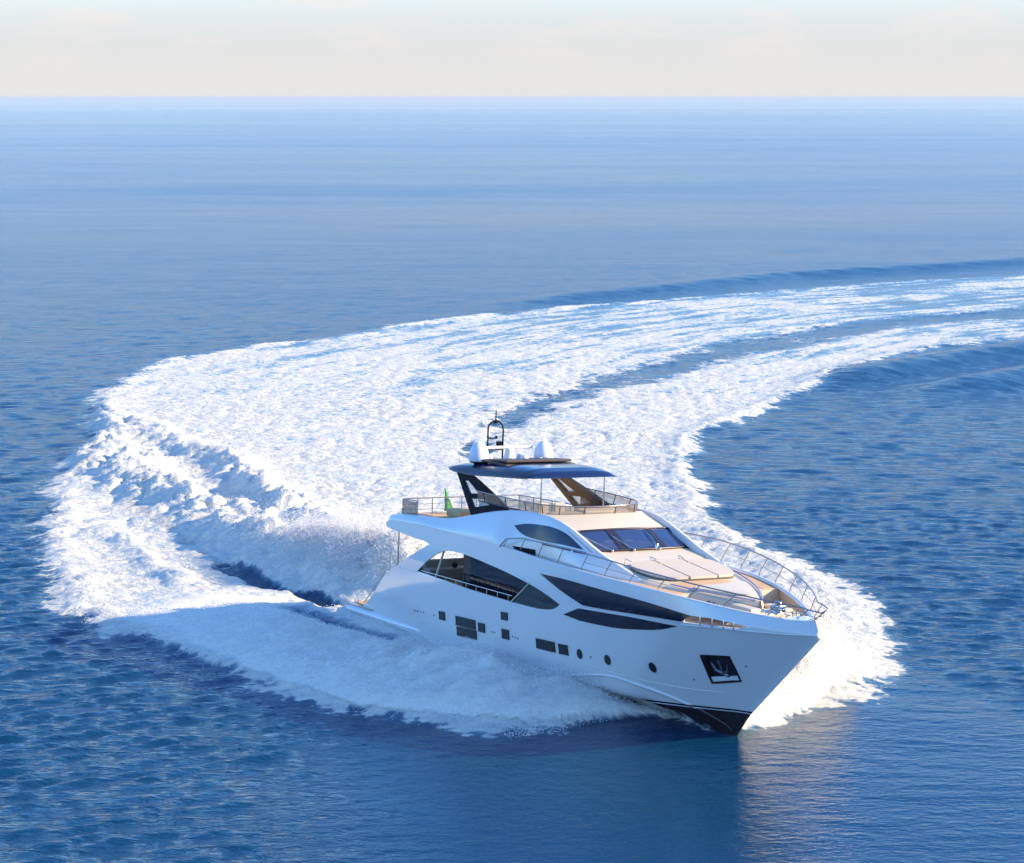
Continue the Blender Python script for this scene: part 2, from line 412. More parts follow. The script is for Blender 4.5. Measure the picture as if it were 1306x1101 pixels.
# swim platform
p = MB()
G = []
for x, k, z in ((-.75, .9, .62), (-.72, 1, .78), (-.68, 1.0, .90), (.6, 1, .92), (1.6, 1, .94)):
    G.append([(x, yy * k, z) for yy in np.linspace(-3.35, 3.35, 5)])
p.loft(G, flip=True); p.loft([[(x, yy, .45) for yy in np.linspace(-3.3, 3.3, 5)] for x in (-.72, 1.0)])
p.loft([[(-.74, yy, .45) for yy in np.linspace(-3.3, 3.3, 5)], [(-.75, yy, .62) for yy in np.linspace(-3.0, 3.0, 5)]], flip=True)
p.build('swim_platform', [WHITE], root)
t_ = MB(); t_.box((.25, 0, .965), (1.5, 6.2, .03)); t_.build('platform_deck', TEAK, root)
for sd in (-1, 1):
    st = MB()
    st.tube([(4.0, sd * 3.36, 3.42), (3.0, sd * 3.38, 2.95), (2.0, sd * 3.34, 2.13), (1.2, sd * 3.3, 1.45), (.7, sd * 3.25, 1.1)], 0.022, 6)
    st.build('stern_handrail', STEEL, root)
    st = MB(); st.tube([(0.05, sd * 3.2, .9), (0.05, sd * 3.2, 1.22)], 0.035, 8); st.build('platform_post', STEEL, root)

# hull side details
def patch(name, pts, m, side, off=0.03, th=0.04, h=0.3, f=None, parent=None, frame=None, rim=0.02):
    b = MB(); shell(b, pts, f or fh(side), th, h=h, side=side, off=off)
    o = b.build(name, m, parent or root)
    if frame:
        fb = MB(); ff = f or fh(side); pp = [np.array(ff(a, c)) for a, c in dens(pts, .3)]
        fb.tube([tuple(q + np.array((0, side * off, 0))) for q in pp], rim, 6, closed=True)
        fb.build('window_frame', frame, o)
    return o
WIN = [[(8.17, 1.99), (8.67, 2.02), (8.7, 1.67), (8.2, 1.64)], [(9.67, 2.04), (11.36, 2.13), (11.38, 1.74), (9.69, 1.65)],
       [(9.75, 1.59), (11.45, 1.70), (11.46, 1.33), (9.79, 1.22)], [(11.62, 2.09), (12.16, 2.12), (12.19, 1.75), (11.65, 1.72)],
       [(13.53, 2.87), (14.06, 2.91), (14.07, 2.6), (13.56, 2.56)], [(13.59, 2.17), (14.16, 2.20), (14.19, 1.82), (13.62, 1.78)],
       [(16.27, 2.25), (17.57, 2.31), (17.6, 1.91), (16.3, 1.86)], [(17.83, 2.30), (18.42, 2.33), (18.44, 1.94), (17.86, 1.91)]]
for sd in (-1, 1):
    for wv in WIN: patch('hull_window', wv, HULLG, sd, frame=FRAME, h=.25)
    for x, z in ((19.14, 2.12), (20.72, 2.16), (22.95, 2.25)):
        b = MB(); ell = [(x + .15 * math.cos(a), z + .19 * math.sin(a)) for a in np.linspace(0, 2 * math.pi, 20, endpoint=False)]
        shell(b, ell, fh(sd), .03, h=.1, side=sd, off=.01); po = b.build('porthole', HULLG, root)
        b = MB(); b.tube([tuple(np.array(fh(sd)(a, c)) + np.array((0, sd * .015, 0))) for a, c in ell], .018, 6, closed=True); b.build('porthole_rim', FRAME, po)
    for x, z in ((5.81, 1.61), (6.11, 1.64), (6.41, 1.67), (6.7, 1.69), (7.68, 1.72), (12.75, 1.89), (12.95, 1.9), (14.45, 2.0), (14.64, 1.99), (14.86, 1.99), (19.77, 2.11), (24.6, 2.05), (26.9, 2.95)):
        dots = MB(); dots.tube([(x, sd * (Y(x, z) - .03), z), (x, sd * (Y(x, z) + .02), z)], .035, 8); dots.build('drain_outlet', FRAME, root)
    UP = spl([(16.48, 4.92), (17.8, 4.97), (19.34, 4.97), (22.24, 4.91), (23.8, 4.82), (25.39, 4.66)], 4)[:-1] + [(25.39, 4.66), (24.94, 4.39)] + spl([(24.94, 4.39), (23.09, 4.33), (21.3, 4.23), (19.58, 4.15)], 3)[1:] + [(18.05, 4.50)]
    LO = [(18.27, 3.57), (19.3, 3.98)] + spl([(19.3, 3.98), (22.22, 4.14), (24.67, 4.16)], 4)[1:] + spl([(24.67, 4.16), (23.74, 3.88), (22.6, 3.7), (21.3, 3.56), (19.36, 3.50)], 3)[1:]
    patch('side_window', UP, GLASS, sd, h=.24)
    patch('side_window', LO, GLASS, sd, h=.24)
    d = MB(); d.tube([tuple(np.array(fh(sd)(19.3, z)) + np.array((0, sd * .012, 0))) for z in (3.5, 3.7, 3.98)], .012, 5); d.build('window_mullion', FRAME, root)
    # forward fixed glass that closes the front of the long side opening
    FG = [(15.72, 4.42), (16.93, 4.23), (18.06, 3.93), (17.55, 3.63), (16.6, 3.47), (15.46, 3.41), (14.26, 3.39)]
    b = MB(); shell(b, FG, fh(sd), .02, h=.3, side=sd, off=-.045); b.build('side_glass', HULLG, root)
    b = MB(); b.tube([(14.26, sd * (Y(14.26, 3.4) + .0), 3.38), (15.72, sd * (Y(15.7, 4.4) + .0), 4.42)], .03, 6); b.build('glass_mullion', WHITE, root)
    # anchor pocket
    b = MB(); P0 = [np.array(fh(sd)(*q)) for q in POCK]; P1 = [q + np.array((-.45, -sd * .38 if Y(*POCK[0]) > .5 else 0, .1)) for q in P0]
    P1 = [np.array((q[0], sd * max(abs(q[1]), .12) * (1 if True else 1), q[2])) for q in P1]
    for i in range(4):
        j = (i + 1) % 4; q = [P0[i], P0[j], P1[j], P1[i]]
        b.add(q, [(0, 1, 2, 3) if sd > 0 else (3, 2, 1, 0)], smooth=False, mi=1 if i == 2 else 0)
    b.add(P1, [(0, 1, 2, 3) if sd > 0 else (3, 2, 1, 0)], smooth=False)
    pk = b.build('anchor_pocket', [POCKM, STEEL], root)
    b = MB(); b.tube([tuple(q + np.array((0, sd * .01, 0))) for q in dens(P0, .3)], .045, 6, closed=True); b.build('pocket_frame', BLACK, pk)
    b = MB()
    c0 = (P0[0] + P0[1]) / 2; c1 = (P0[2] + P0[3]) / 2; inn = np.array((-.12, -sd * .10, 0))
    b.tube([tuple(c0 * .8 + c1 * .2 + inn), tuple(c0 * .25 + c1 * .75 + inn)], .05, 8)
    for k in (-1, 1):
        e0 = c0 * .30 + c1 * .70 + inn; e1 = c0 * .70 + c1 * .30 + inn + np.array((k * .30, -sd * k * .16, .0))
        b.tube([tuple(e0), tuple(e0 * .6 + e1 * .4 + np.array((k * .1, -sd * k * .05, -.05))), tuple(e1)], [.09, .07, .02], 8)
    b.tube([tuple(c0 * .28 + c1 * .72 + inn + np.array((-.32, 0, 0))), tuple(c0 * .28 + c1 * .72 + inn + np.array((.32, 0, 0)))], .07, 8)
    b.build('anchor', ANCH, pk)
    # bright lower plate of the pocket
    b = MB(); lo = [P0[3] * .99 + P1[3] * .01, P0[2], P0[2] * .78 + P0[1] * .22, P0[3] * .78 + P0[0] * .22]
    lo = [q + np.array((0.0, -sd * .03, 0)) for q in lo]
    b.add(lo, [(0, 1, 2, 3) if sd < 0 else (3, 2, 1, 0)], smooth=False); b.build('pocket_plate', WCLOTH, pk)
    # rails: inside the opening at main-deck level
    b = MB()
    b.tube([(x, sd * (Y(x, 3.5) - .06), z) for x, z in ((6.4, 3.50), (10.3, 3.58), (14.3, 3.66))], .022, 6)
    for x in np.linspace(6.9, 14.0, 9): b.tube([(x, sd * (Y(x, 3.4) - .06), 3.35), (x, sd * (Y(x, 3.4) - .06), 3.5 + (x - 6.4) * .02)], .014, 5)
    b.build('side_deck_rail', STEEL, root)
    # stanchions in the bulwark cut-out
    for x in (25.75, 26.25, 26.7, 27.1):
        b = MB(); b.tube([(x, sd * (Y(x, 4.5) - .035), 4.36), (x, sd * (Y(x, 4.5) - .035), 4.70)], .03, 6); b.build('fairlead_post', STEEL, root)
    # pole holding the aft overhang
    b = MB(); b.tube([(3.73, sd * 3.16, 3.3), (3.73, sd * 3.16, 4.96)], .04, 10); b.build('overhang_pole', STEEL, root)
    b = MB(); b.lathe([(0, .1), (.09, .1), (.1, 0), (.1, -.05)], (3.2, sd * 3.3, 2.95), 10); b.build('mooring_cleat', STEEL, root)

# ------------------------------------------------------------ main deck interior and cockpit
b = MB(); b.loft([[(x, -Y(x, 2.8) + .05, 2.75), (x, 0, 2.75), (x, Y(x, 2.8) - .05, 2.75)] for x in np.linspace(3.2, 22, 20)], flip=True); b.build('main_deck', TEAK, root)
b = MB()
for sd in (-1, 1):
    xa = 8.9 if sd < 0 else 4.6  # port wall carried aft as an added blind, to darken the side opening
    b.add([(xa, sd * 2.72, 2.76), (19.5, sd * 2.72, 2.76), (19.5, sd * 2.72, 4.95), (xa, sd * 2.72, 4.95)], [(0, 1, 2, 3) if sd < 0 else (3, 2, 1, 0)], smooth=False)
b.add([(8.9, -2.72, 2.76), (8.9, 2.72, 2.76), (8.9, 2.72, 4.9), (8.9, -2.72, 4.9)], [(3, 2, 1, 0)], smooth=False)
sal = b.build('saloon', INT, root)
for sd in (-1, 1):
    b = MB(); b.box((12.6, sd * 2.74, 3.85), (6.1, .03, 1.75)); b.build('saloon_window', GLASS, sal)
    b = MB()
    for z in (3.45, 3.75): b.tube([(9.0, sd * 2.85, z), (16.5, sd * 2.85, z)], .02, 6)
    for x in np.arange(9.3, 16.5, .9): b.tube([(x, sd * 2.85, 2.8), (x, sd * 2.85, 3.75)], .018, 5)
    b.build('inner_rail', BLACK, root)
    b = MB(); b.tube([(7.65, sd * 3.38, 3.3), (8.2, sd * 3.32, 4.62)], .05, 8); b.build('awning_strut', WHITE, root)
    b = MB(); b.lathe([(0, .14), (.1, .1), (.13, 0), (.1, -.1), (0, -.14)], (8.55, sd * 2.95, 4.05), 12); b.build('wall_speaker', BLACK, root)
    b = MB(); b.box((16.3, sd * 3.0, 3.6), (.9, .5, 1.7)); b.build('deck_locker', INT, root)
# aft cockpit: sofa and table under the overhang
b = MB(); b.box((4.5, 0, 3.0), (.7, 4.2, .5), bev=.06); b.box((4.2, 0, 3.35), (.2, 4.2, .5), bev=.06); b.build('cockpit_sofa', CUSH, root)
b = MB(); b.box((5.9, 0, 3.45), (.9, 2.2, .06), bev=.02); b.tube([(5.9, 0, 2.76), (5.9, 0, 3.44)], .08, 10); b.build('cockpit_table', TEAK, root)
# underside of the fly deck
b = MB(); b.loft([[(x, -Y(x, 4.9) + .05, 4.95), (x, 0, 4.95), (x, Y(x, 4.9) - .05, 4.95)] for x in (2.9, 3.3, 5, 8, 12, 16, 19)]); b.build('overhang_ceiling', GREYU, root)

# ------------------------------------------------------------ upper works
TOPX = [2.9, 4.1, 6.2, 7.6, 8.7, 9.66, 10.58, 11.62, 12.8, 13.8, 14.77, 15.6, 16.3, 17.0, 17.7, 18.4, 19.2, 20.2, 21.2, 22.2]
TOPZ = [5.5, 5.68, 5.82, 5.92, 6.10, 6.33, 6.55, 6.77, 6.96, 7.05, 7.07, 7.03, 6.94, 6.77, 6.56, 6.33, 6.08, 5.84, 5.60, 5.36]
def ztop(x): return float(np.interp(x, TOPX, TOPZ))
def ytop(x): return float(np.interp(x, [2.9, 4, 8, 12, 15, 17, 18.5, 20.2, 22.2], [3.14, 3.16, 3.12, 2.86, 2.62, 2.52, 2.52, 2.47, 2.30]))
def ybot(x): return float(np.interp(x, [2.9, 12.6, 13.6, 15.0, 18, 20.2, 22.2], [Y(min(x, 12.6), 5.5) + .0, Y(12.6, 5.5), 3.12, 2.92, 2.88, 2.78, 2.46]))
def zbot(x): return float(np.interp(x, [2.9, 3.5, 6.4, 12.6, 13.6, 14.6, 16, 20.2, 22.2], [5.27, 5.36, 5.52, 5.57, 5.50, 5.36, 5.28, 5.22, 5.20]))
def fw(side):
    def g(x, z):
        zb, zt = zbot(x), ztop(x); t = min(max((z - zb) / max(zt - zb, .05), 0), 1.15)
        yb, yt = ybot(x), ytop(x)
        return (x, side * (yb + (yt - yb) * (t ** 1.5)), z)
    return g
for sd in (-1, 1):
    wb = MB(); G = []
    for x in np.concatenate([np.linspace(2.9, 22.2, 100)]):
        zb, zt = zbot(x), ztop(x); row = [fw(sd)(x, zb + (zt - zb) * t) for t in np.linspace(0, 1, 9)]
        # rounded cap turning inboard
        y = abs(row[-1][1]); row += [(x, sd * (y - .05), zt + .035), (x, sd * (y - .13), zt + .04), (x, sd * (y - .2), zt + .0), (x, sd * (y - .22), zt - .25)]
        G.append(row)
    wb.loft(G, flip=(sd > 0))
    wb.add([G[0][i] for i in range(13)], [tuple(range(13)) if sd > 0 else tuple(reversed(range(13)))], smooth=False)
    wb.build('wheelhouse_side', GEL, root)
    WW = spl([(13.42, 6.44), (14.0, 6.58), (14.55, 6.65), (15.67, 6.70), (16.5, 6.64), (17.2, 6.48), (18.25, 6.11)], 4)[:-1] + spl([(18.25, 6.11), (17.0, 6.12), (15.6, 6.08), (14.5, 6.10), (13.92, 6.21), (13.42, 6.44)], 3)[:-1]
    patch('wheelhouse_window', WW, GLASS, sd, f=fw(sd), off=.012, h=.25)
    patch('wheelhouse_window', [(15.3, 6.02), (17.45, 6.05), (17.5, 5.95), (15.5, 5.92)], GLASS, sd, f=fw(sd), off=.012, h=.25)
    patch('wheelhouse_window', [(17.62, 6.05), (18.45, 6.04), (18.5, 5.95), (17.66, 5.94)], GLASS, sd, f=fw(sd), off=.012, h=.25)
    b = MB(); b.lathe([(0, .06), (.05, .05), (.06, 0)], (11.9, sd * 3.1, 6.15), 10); b.build('side_lamp', FRAME, root)
    # flat black panel painting in the shade of the stair opening
    patch('stair_opening_shade', [(13.55, 5.62), (15.05, 5.66), (15.15, 5.40), (14.1, 5.40)], BLACK, sd, f=fw(sd), off=.012, h=.25)

# side decks and foredeck (one teak sheet each side, closed to the coachroof)
DECKZ = lambda x: sheer(x) - .07
def cw(x): return float(np.interp(x, [16.5, 18.3, 20.5, 22.3, 23.3, 24.0, 24.7, 25.3, 25.8, 26.2, 26.4], [2.5, 2.46, 2.35, 2.12, 1.83, 1.55, 1.2, .86, .55, .26, .05]))
def cz(x): return float(np.interp(x, [16.5, 18.3, 19.5, 20.5, 22.8, 24.7, 26.4], [6.05, 6.02, 5.86, 5.68, 5.44, 5.33, 5.22]))
for sd in (-1, 1):
    b = MB(); G = []
    for x in np.linspace(13.2, 24.2, 40):
        yo = Y(x, sheer(x)) - .14; yi = min(max(ybot(min(x, 20.2)) - .15, 0) if x < 19 else cw(x), yo - .05)
        G.append([(x, sd * yo, DECKZ(x)), (x, sd * (yo * .5 + yi * .5), DECKZ(x) + .005), (x, sd * yi, DECKZ(x))])
    b.loft(G, flip=(sd > 0)); b.build('side_deck', TEAK, root)
b = MB(); G = []
for x in np.linspace(16.6, 26.4, 60):
    W_, z = cw(x), cz(x); k = min(1, (26.45 - x) / 1.2); zd = DECKZ(x) - .04 if x < 24.2 else 4.9
    fl = (.34 if x < 22 else .34 - (x - 22) * .05) * (.4 + .6 * k)
    h = z - zd; row = [(x, -(W_ + fl), zd), (x, -(W_ + fl * .62), zd + h * .34), (x, -(W_ + fl * .30), zd + h * .74), (x, -(W_ + fl * .08), z - .05), (x, -W_ * .96, z)]
    row += [(x, W_ * t, z + .06 * (1 - t * t)) for t in (-.8, -.5, -.2, .2, .5, .8)]
    row += [(q[0], -q[1], q[2]) for q in reversed(row[:5])]
    G.append(row)
b.loft(G); b.build('coachroof', WHITE, root)

# wheelhouse roof brow above the windshield
def brow():
    b = MB(); G = []
    for t in np.linspace(0, 1, 8):
        row = []
        for v in np.linspace(-1, 1, 17):
            xf = 16.95 + .28 * (1 - v * v); xb = 14.75 + .65 * (1 - v * v)
            x = xf + (xb - xf) * t; z = 6.60 + .10 * (1 - v * v) + (7.05 - 6.60) * (t ** .8)
            row.append((x, v * (2.36 + .18 * t), z))
        G.append(row)
    b.loft(G, flip=False)
    # lip under the brow
    G = [[(16.95 + .28 * (1 - v * v) - d, v * 2.36, 6.60 + .10 * (1 - v * v) - e) for v in np.linspace(-1, 1, 17)] for d, e in ((0, 0), (.02, .05), (.3, .03))]
    b.loft(G, flip=True)
    for sd in (-1, 1):   # corner pieces to the wheelhouse sides
        G = []
        for t in np.linspace(0, 1, 8):
            x = 16.95 + (14.75 - 16.95) * t; z = 6.60 + .45 * t ** .8; y = 2.36 + .18 * t
            G.append([(x, sd * y, z), (x, sd * (ytop(x) - .1), ztop(x) + .04)])
        b.loft(G, flip=(sd < 0))
    return b.build('wheelhouse_brow', WHITE, root)
brow()
# fly deck floor
b = MB(); b.loft([[(x, -ytop(x) + .15, z), (x, 0, z), (x, ytop(x) - .15, z)] for x, z in ((3.0, 5.58), (8, 5.62), (11, 5.7), (15.0, 5.72))], flip=True); b.build('fly_deck', TEAK, root)
# pillar behind the windshield, between glass and wheelhouse side
for sd in (-1, 1):
    b = MB(); b.loft([[(16.9, sd * 2.36, 6.62), (18.42, sd * 2.46, 6.0)], [(16.95, sd * 2.62, 6.74), (18.9, sd * 2.62, 6.1)]], flip=(sd < 0))
    b.build('windshield_pillar', WHITE, root)

# windshield
def wsf(v, t):     # v -1..1 across, t 0 bottom 1 top
    xb, zb, yb = 18.34 + .30 * (1 - v * v), 6.03 + .05 * (1 - v * v), 2.43
    xt, zt, yt = 16.93 + .28 * (1 - v * v), 6.62 + .09 * (1 - v * v), 2.32
    return (xb + (xt - xb) * t, v * (yb + (yt - yb) * t), zb + (zt - zb) * t)
ws = MB(); ws.loft([[wsf(v, t) for v in np.linspace(-1, 1, 25)] for t in np.linspace(0, 1, 5)]); wso = ws.build('windshield', WSG, root)
for v0, v1 in ((-.44, -.27), (.40, .52)):
    b = MB(); b.loft([[tuple(np.array(wsf(v, t)) + (.01, 0, .02)) for v in (v0 if t < .5 else v0 + .02, v1 if t < .5 else v1 + .02)] for t in np.linspace(0, 1, 4)]); b.build('windshield_mullion', FRAME, wso)
b = MB()
ring = [wsf(v, 0) for v in np.linspace(-1, 1, 15)] + [wsf(1, t) for t in (.3, .6)] + [wsf(v, 1) for v in np.linspace(1, -1, 15)] + [wsf(-1, t) for t in (.6, .3)]
b.tube([(q[0] + .01, q[1], q[2] + .015) for q in ring], .045, 6, closed=True); b.build('windshield_frame', FRAME, wso)
for v0, v1, t1 in ((-.62, -.93, .72), (-.22, -.40, .62), (.30, .36, .80)):
    a = np.array(wsf(v0, 0)) + (.12, 0, .03); c = np.array(wsf(v1, t1)) + (.05, 0, .06)
    b = MB(); b.tube([tuple(a), tuple(c)], .018, 6); d = np.array(wsf(v1, t1 + .15)) + (.04, 0, .04); d2 = np.array(wsf(v1 + .02, t1 - .35)) + (.04, 0, .04)
    b.tube([tuple(d), tuple(d2)], .013, 5); b.tube([tuple(a + (0, 0, -.05)), tuple(a + (0, 0, .05))], .05, 8)
    b.build('wiper', STEEL, root)
# helm behind the glass
b = MB(); b.box((17.2, 0, 5.75), (1.5, 4.4, .3), bev=.05); b.build('helm_console', FRAME, root)
for y in (-.35, .55):
    b = MB(); b.box((16.6, y, 5.9), (.14, .55, .55), bev=.05); b.box((16.75, y, 5.65), (.5, .55, .14), bev=.05); b.build('helm_seat', WCLOTH, root)
for y, s_ in ((-.4, .14), (-.1, .12), (.35, .10)):
    b = MB(); b.box((17.75, y, 6.02), (.05, s_ * 1.6, s_), bev=.01); b.build('instrument_screen', WCLOTH, root)
b = MB(); b.lathe([(0, .12), (.07, .1), (.09, 0), (.09, -.12)], (18.62, .62, 6.18), 12); b.build('searchlight', STEEL, root)

# sunpad on the coachroof
def top(x, y): w_ = cw(x); t = min(abs(y) / max(w_, .1), 1); return cz(x) + .06 * (1 - t * t)
pad = [(20.45, -1.85), (20.3, -.9), (20.25, 0), (20.3, .9), (20.45, 1.85), (21.2, 2.02), (22.1, 1.85), (22.7, 1.45), (22.85, .7), (22.88, 0), (22.85, -.7), (22.7, -1.45), (22.1, -1.9), (21.2, -2.08)]
padS = spl(pad, 4, closed=True)
b = MB(); shell(b, [(q[0], q[1]) for q in padS], lambda x, y: (x, y, top(x, y) + .07), .05, h=.3, side=-1); so_ = b.build('sunpad', CUSHD, root)
def padpart(y0, y1, x0=20.2, x1=23.0, inset=.05):
    pp = []
    n_ = 26
    xs_ = np.array([q[0] for q in padS]); ys_ = np.array([q[1] for q in padS])
    poly = padS
    # clip the sunpad outline to the strip y0..y1 (Sutherland-Hodgman)
    def clip(P, ax, val, keep):
        o = []
        for i in range(len(P)):
            a, c = P[i - 1], P[i]; ia = keep(a[ax], val); ic = keep(c[ax], val)
            if ia != ic:
                t = (val - a[ax]) / (c[ax] - a[ax]); o.append((a[0] + (c[0] - a[0]) * t, a[1] + (c[1] - a[1]) * t))
            if ic: o.append(c)
        return o
    P = clip(poly, 1, y0, lambda a, v: a >= v); P = clip(P, 1, y1, lambda a, v: a <= v)
    P = clip(P, 0, x0, lambda a, v: a >= v); P = clip(P, 0, x1, lambda a, v: a <= v)
    c = np.mean(np.array(P), axis=0); P = [tuple(c + (np.array(q) - c) * .965) for q in P]
    return P
for y0, y1 in ((-2.1, -.72), (-.68, .62), (.66, 2.05)):
    for x0, x1 in ((20.2, 20.78), (20.82, 23.0)):
        P = padpart(y0, y1, x0, x1)
        if len(P) < 3: continue
        b = MB(); shell(b, P, lambda x, y: (x, y, top(x, y) + .17), .13, h=.25, side=-1); b.build('cushion', CUSH, so_)
for y in (-.7, .64, -1.9, 1.9):
    b = MB(); b.tube([(20.1, y, top(20.1, y) + .02), (20.15, y, top(20.1, y) + .22), (20.5, y * .98, top(20.5, y) + .24)], .02, 6); b.build('sunpad_grab_rail', STEEL, root)
# teak strip and bow seat ahead of the pad
b = MB(); shell(b, [(22.95, -1.75), (22.97, 0.9), (23.75, 1.0), (23.9, -1.5)], lambda x, y: (x, y, top(x, y) + .012), .03, h=.3, side=-1); b.build('foredeck_walkway', TEAK, root)
b = MB(); shell(b, spl([(24.0, -1.3), (23.95, 0), (23.6, 1.25), (24.5, 1.0), (25.4, .5), (25.75, 0), (25.3, -.6), (24.7, -1.0)], 4, closed=True), lambda x, y: (x, y, top(x, y) + .10), .09, h=.25, side=-1); b.build('bow_seat_cushion', WHITE, root)
b = MB(); b.tube([(x, cw(x) * .98, cz(x) + .05) for x in np.linspace(20.6, 26.3, 26)], .035, 8); b.build('coachroof_trim', TRIMM, root)
b = MB(); b.tube([(x, -cw(x) * .98, cz(x) + .05) for x in np.linspace(23.2, 26.3, 16)], .03, 8); b.build('coachroof_trim', TRIMM, root)

# bow cockpit: sunken floor, aft bulkhead, lining of the bulwark
b = MB(); b.loft([[(x, -max(Y(x, 4.3) - .05, 0), 4.28), (x, 0, 4.28), (x, max(Y(x, 4.3) - .05, 0), 4.28)] for x in np.linspace(23.9, 29.6, 20)], flip=True); b.build('bow_cockpit_floor', NONSKID, root)
b = MB(); b.add([(24.18, -2.66, 4.28), (24.18, 2.66, 4.28), (24.18, 2.62, 5.27), (24.18, -2.62, 5.27)], [(0, 1, 2, 3)], smooth=False); b.build('cockpit_bulkhead', WHITE, root)
for sd in (-1, 1):
    b = MB(); G = []
    for x in np.linspace(24.2, 29.3, 24): G.append([(x, sd * max(Y(x, 4.3) - .09, .0), 4.28), (x, sd * max(Y(x, 4.8) - .10, .0), 4.75 if x > 27.7 else 4.75), (x, sd * max(Y(x, 5.0) - .15, 0), sheer(x) - .02)])
    # keep the cut-out clear on the lower strip
    for i in range(len(G) - 1):
        lowok = not (24.8 < (G[i][0][0] + G[i + 1][0][0]) / 2 < 27.7)
        q = [G[i][0], G[i][1], G[i + 1][1], G[i + 1][0]]
        if lowok: b.add(q, [(0, 1, 2, 3) if sd < 0 else (3, 2, 1, 0)])
        q = [G[i][1], G[i][2], G[i + 1][2], G[i + 1][1]]
        b.add(q, [(0, 1, 2, 3) if sd < 0 else (3, 2, 1, 0)])
    b.build('bulwark_lining', NONSKID, root)
b = MB(); b.box((27.0, -.1, 4.75), (1.1, 1.5, .5), bev=.08); b.box((26.5, -.75, 4.7), (1.3, .5, .85), bev=.06); b.box((26.4, .85, 4.65), (1.3, .45, .75), bev=.06); b.build('bow_locker', WHITE, root)
b = MB(); b.lathe([(0, .42), (.13, .40), (.16, .32), (.08, .24), (.08, .12), (.18, .08), (.2, 0)], (27.35, .1, 5.0), 16)
b.tube([(27.0, .1, 5.1), (27.7, .1, 5.14)], .09, 10); b.tube([(27.35, -.2, 5.2), (27.35, .45, 5.2)], .07, 10); b.build('windlass', STEEL, root)
for x, y in ((26.2, -1.62), (26.6, -1.5), (28.5, -.35), (28.5, .35)):
    b = MB(); b.tube([(x - .16, y, 5.12), (x + .16, y, 5.12)], .03, 8); b.tube([(x - .06, y, 4.95), (x - .06, y, 5.12)], .025, 6); b.tube([(x + .06, y, 4.95), (x + .06, y, 5.12)], .025, 6); b.build('mooring_cleat', STEEL, root)
b = MB(); b.box((25.95, -1.75, 5.0), (.9, .35, .12), bev=.03); b.build('deck_hatch', WHITE, root)
for k in range(3):
    b = MB(); b.tube([(25.55 + .3 * k, -1.75, 5.05), (25.55 + .3 * k, -1.75, 5.20)], [.09, .07], 10); b.build('mooring_bollard', BLACK if k < 2 else STEEL, root)

# bow rail
def railp(x, sd, k):   # k 0 deck edge .. 1 top rail
    xx = min(x, 29.9); y = max(Y(min(xx, 29.6), sheer(min(xx, 29.6))) - .06, 0.0)
    if x > 29.3: y = max(.28 * (30.28 - x) / .98, 0) * 1.2
    zt = float(np.interp(x, [13.1, 13.6, 15, 19, 21.3, 23.9, 26.9, 29, 30.3], [5.62, 6.02, 6.22, 6.30, 6.22, 6.04, 5.82, 5.62, 5.52])) + sd * .08
    z0 = sheer(min(x, 29.6))
    return (x + .0, sd * (y + .10 * k), z0 + (zt - z0) * k)
for sd in (-1, 1):
    b = MB(); pts = [railp(x, sd, 1) for x in list(np.linspace(13.1, 29.3, 70)) + [29.6, 29.85, 30.05, 30.18]]
    b.tube(pts, .028, 8)
    ro = b.build('bow_rail', RAILM, root)
    b = MB(); b.tube([railp(x, sd, .5) for x in list(np.linspace(19.5, 29.3, 40)) + [29.7, 30.0]], .011, 5); b.build('rail_wire', RAILM, ro)
    for x in (13.25, 14.65, 16.1, 17.6, 19.3, 20.8, 22.25, 23.7, 25.15, 26.6, 28.1, 29.15):
        a = np.array(railp(x, sd, 0)); c = np.array(railp(min(x + .5, 29.9), sd, 1)); kx = a * .8 + np.array(railp(min(x + .05, 29.9), sd, 1)) * .2
        b = MB(); b.tube([tuple(a - (0, 0, .06)), tuple(kx), tuple(c)], .018, 6); b.build('stanchion', RAILM, ro)
b = MB(); e = railp(30.18, 1, 1); e2 = railp(30.18, -1, 1); b.tube([e, (30.24, 0, e[2] - .07), e2], .028, 8); b.tube([(30.2, 0, 5.5), (29.6, 0, 5.08)], .02, 6); b.tube([(30.0, 0, 5.3), (29.4, 0, 5.08)], .015, 6); b.build('pulpit', RAILM, root)

# ------------------------------------------------------------ flybridge
def ring_pts(z, k=0.0):
    """coaming line: starboard side, across the front, port side"""
    A = [(9.8, -2.62 - k), (11.5, -2.62 - k), (13.0, -2.52 - k), (14.2, -2.38 - k), (14.95, -2.1), (15.35 + k, -1.4), (15.55 + k, 0), (15.35 + k, 1.4), (14.95, 2.1), (14.2, 2.38 + k), (13.0, 2.52 + k), (11.5, 2.62 + k), (9.8, 2.62 + k)]
    return [(p[0], p[1], z) for p in spl(A, 5)]
lo, hi = ring_pts(7.02), ring_pts(7.44, .10)
b = MB(); b.loft([lo, [(a[0] * .5 + c[0] * .5, a[1] * .5 + c[1] * .5, (a[2] + c[2]) / 2) for a, c in zip(lo, hi)], hi]); fs = b.build('fly_windscreen', TAN, root)
b = MB(); b.tube(hi, .025, 6); b.build('screen_rail', RAILM, fs)
b = MB(); b.tube([(q[0], q[1], q[2]) for q in lo], .03, 6); b.build('screen_base', FRAME, fs)
for i in range(2, len(lo) - 2, 5):
    b = MB(); b.tube([lo[i], hi[i]], .022, 6); b.build('screen_post', FRAME, fs)
# coaming below the screen: inner wall down to the fly floor
b = MB(); inn_ = [(q[0] - .05 if abs(q[1]) < 2.2 else q[0], q[1] * .985, 7.03) for q in lo]
b.loft([inn_, [(q[0], q[1], 5.73) for q in inn_]]); b.loft([inn_, [(q[0] - .02, q[1] * .97, 5.73) for q in inn_]], flip=True)
b.build('fly_coaming', WHITE, root)
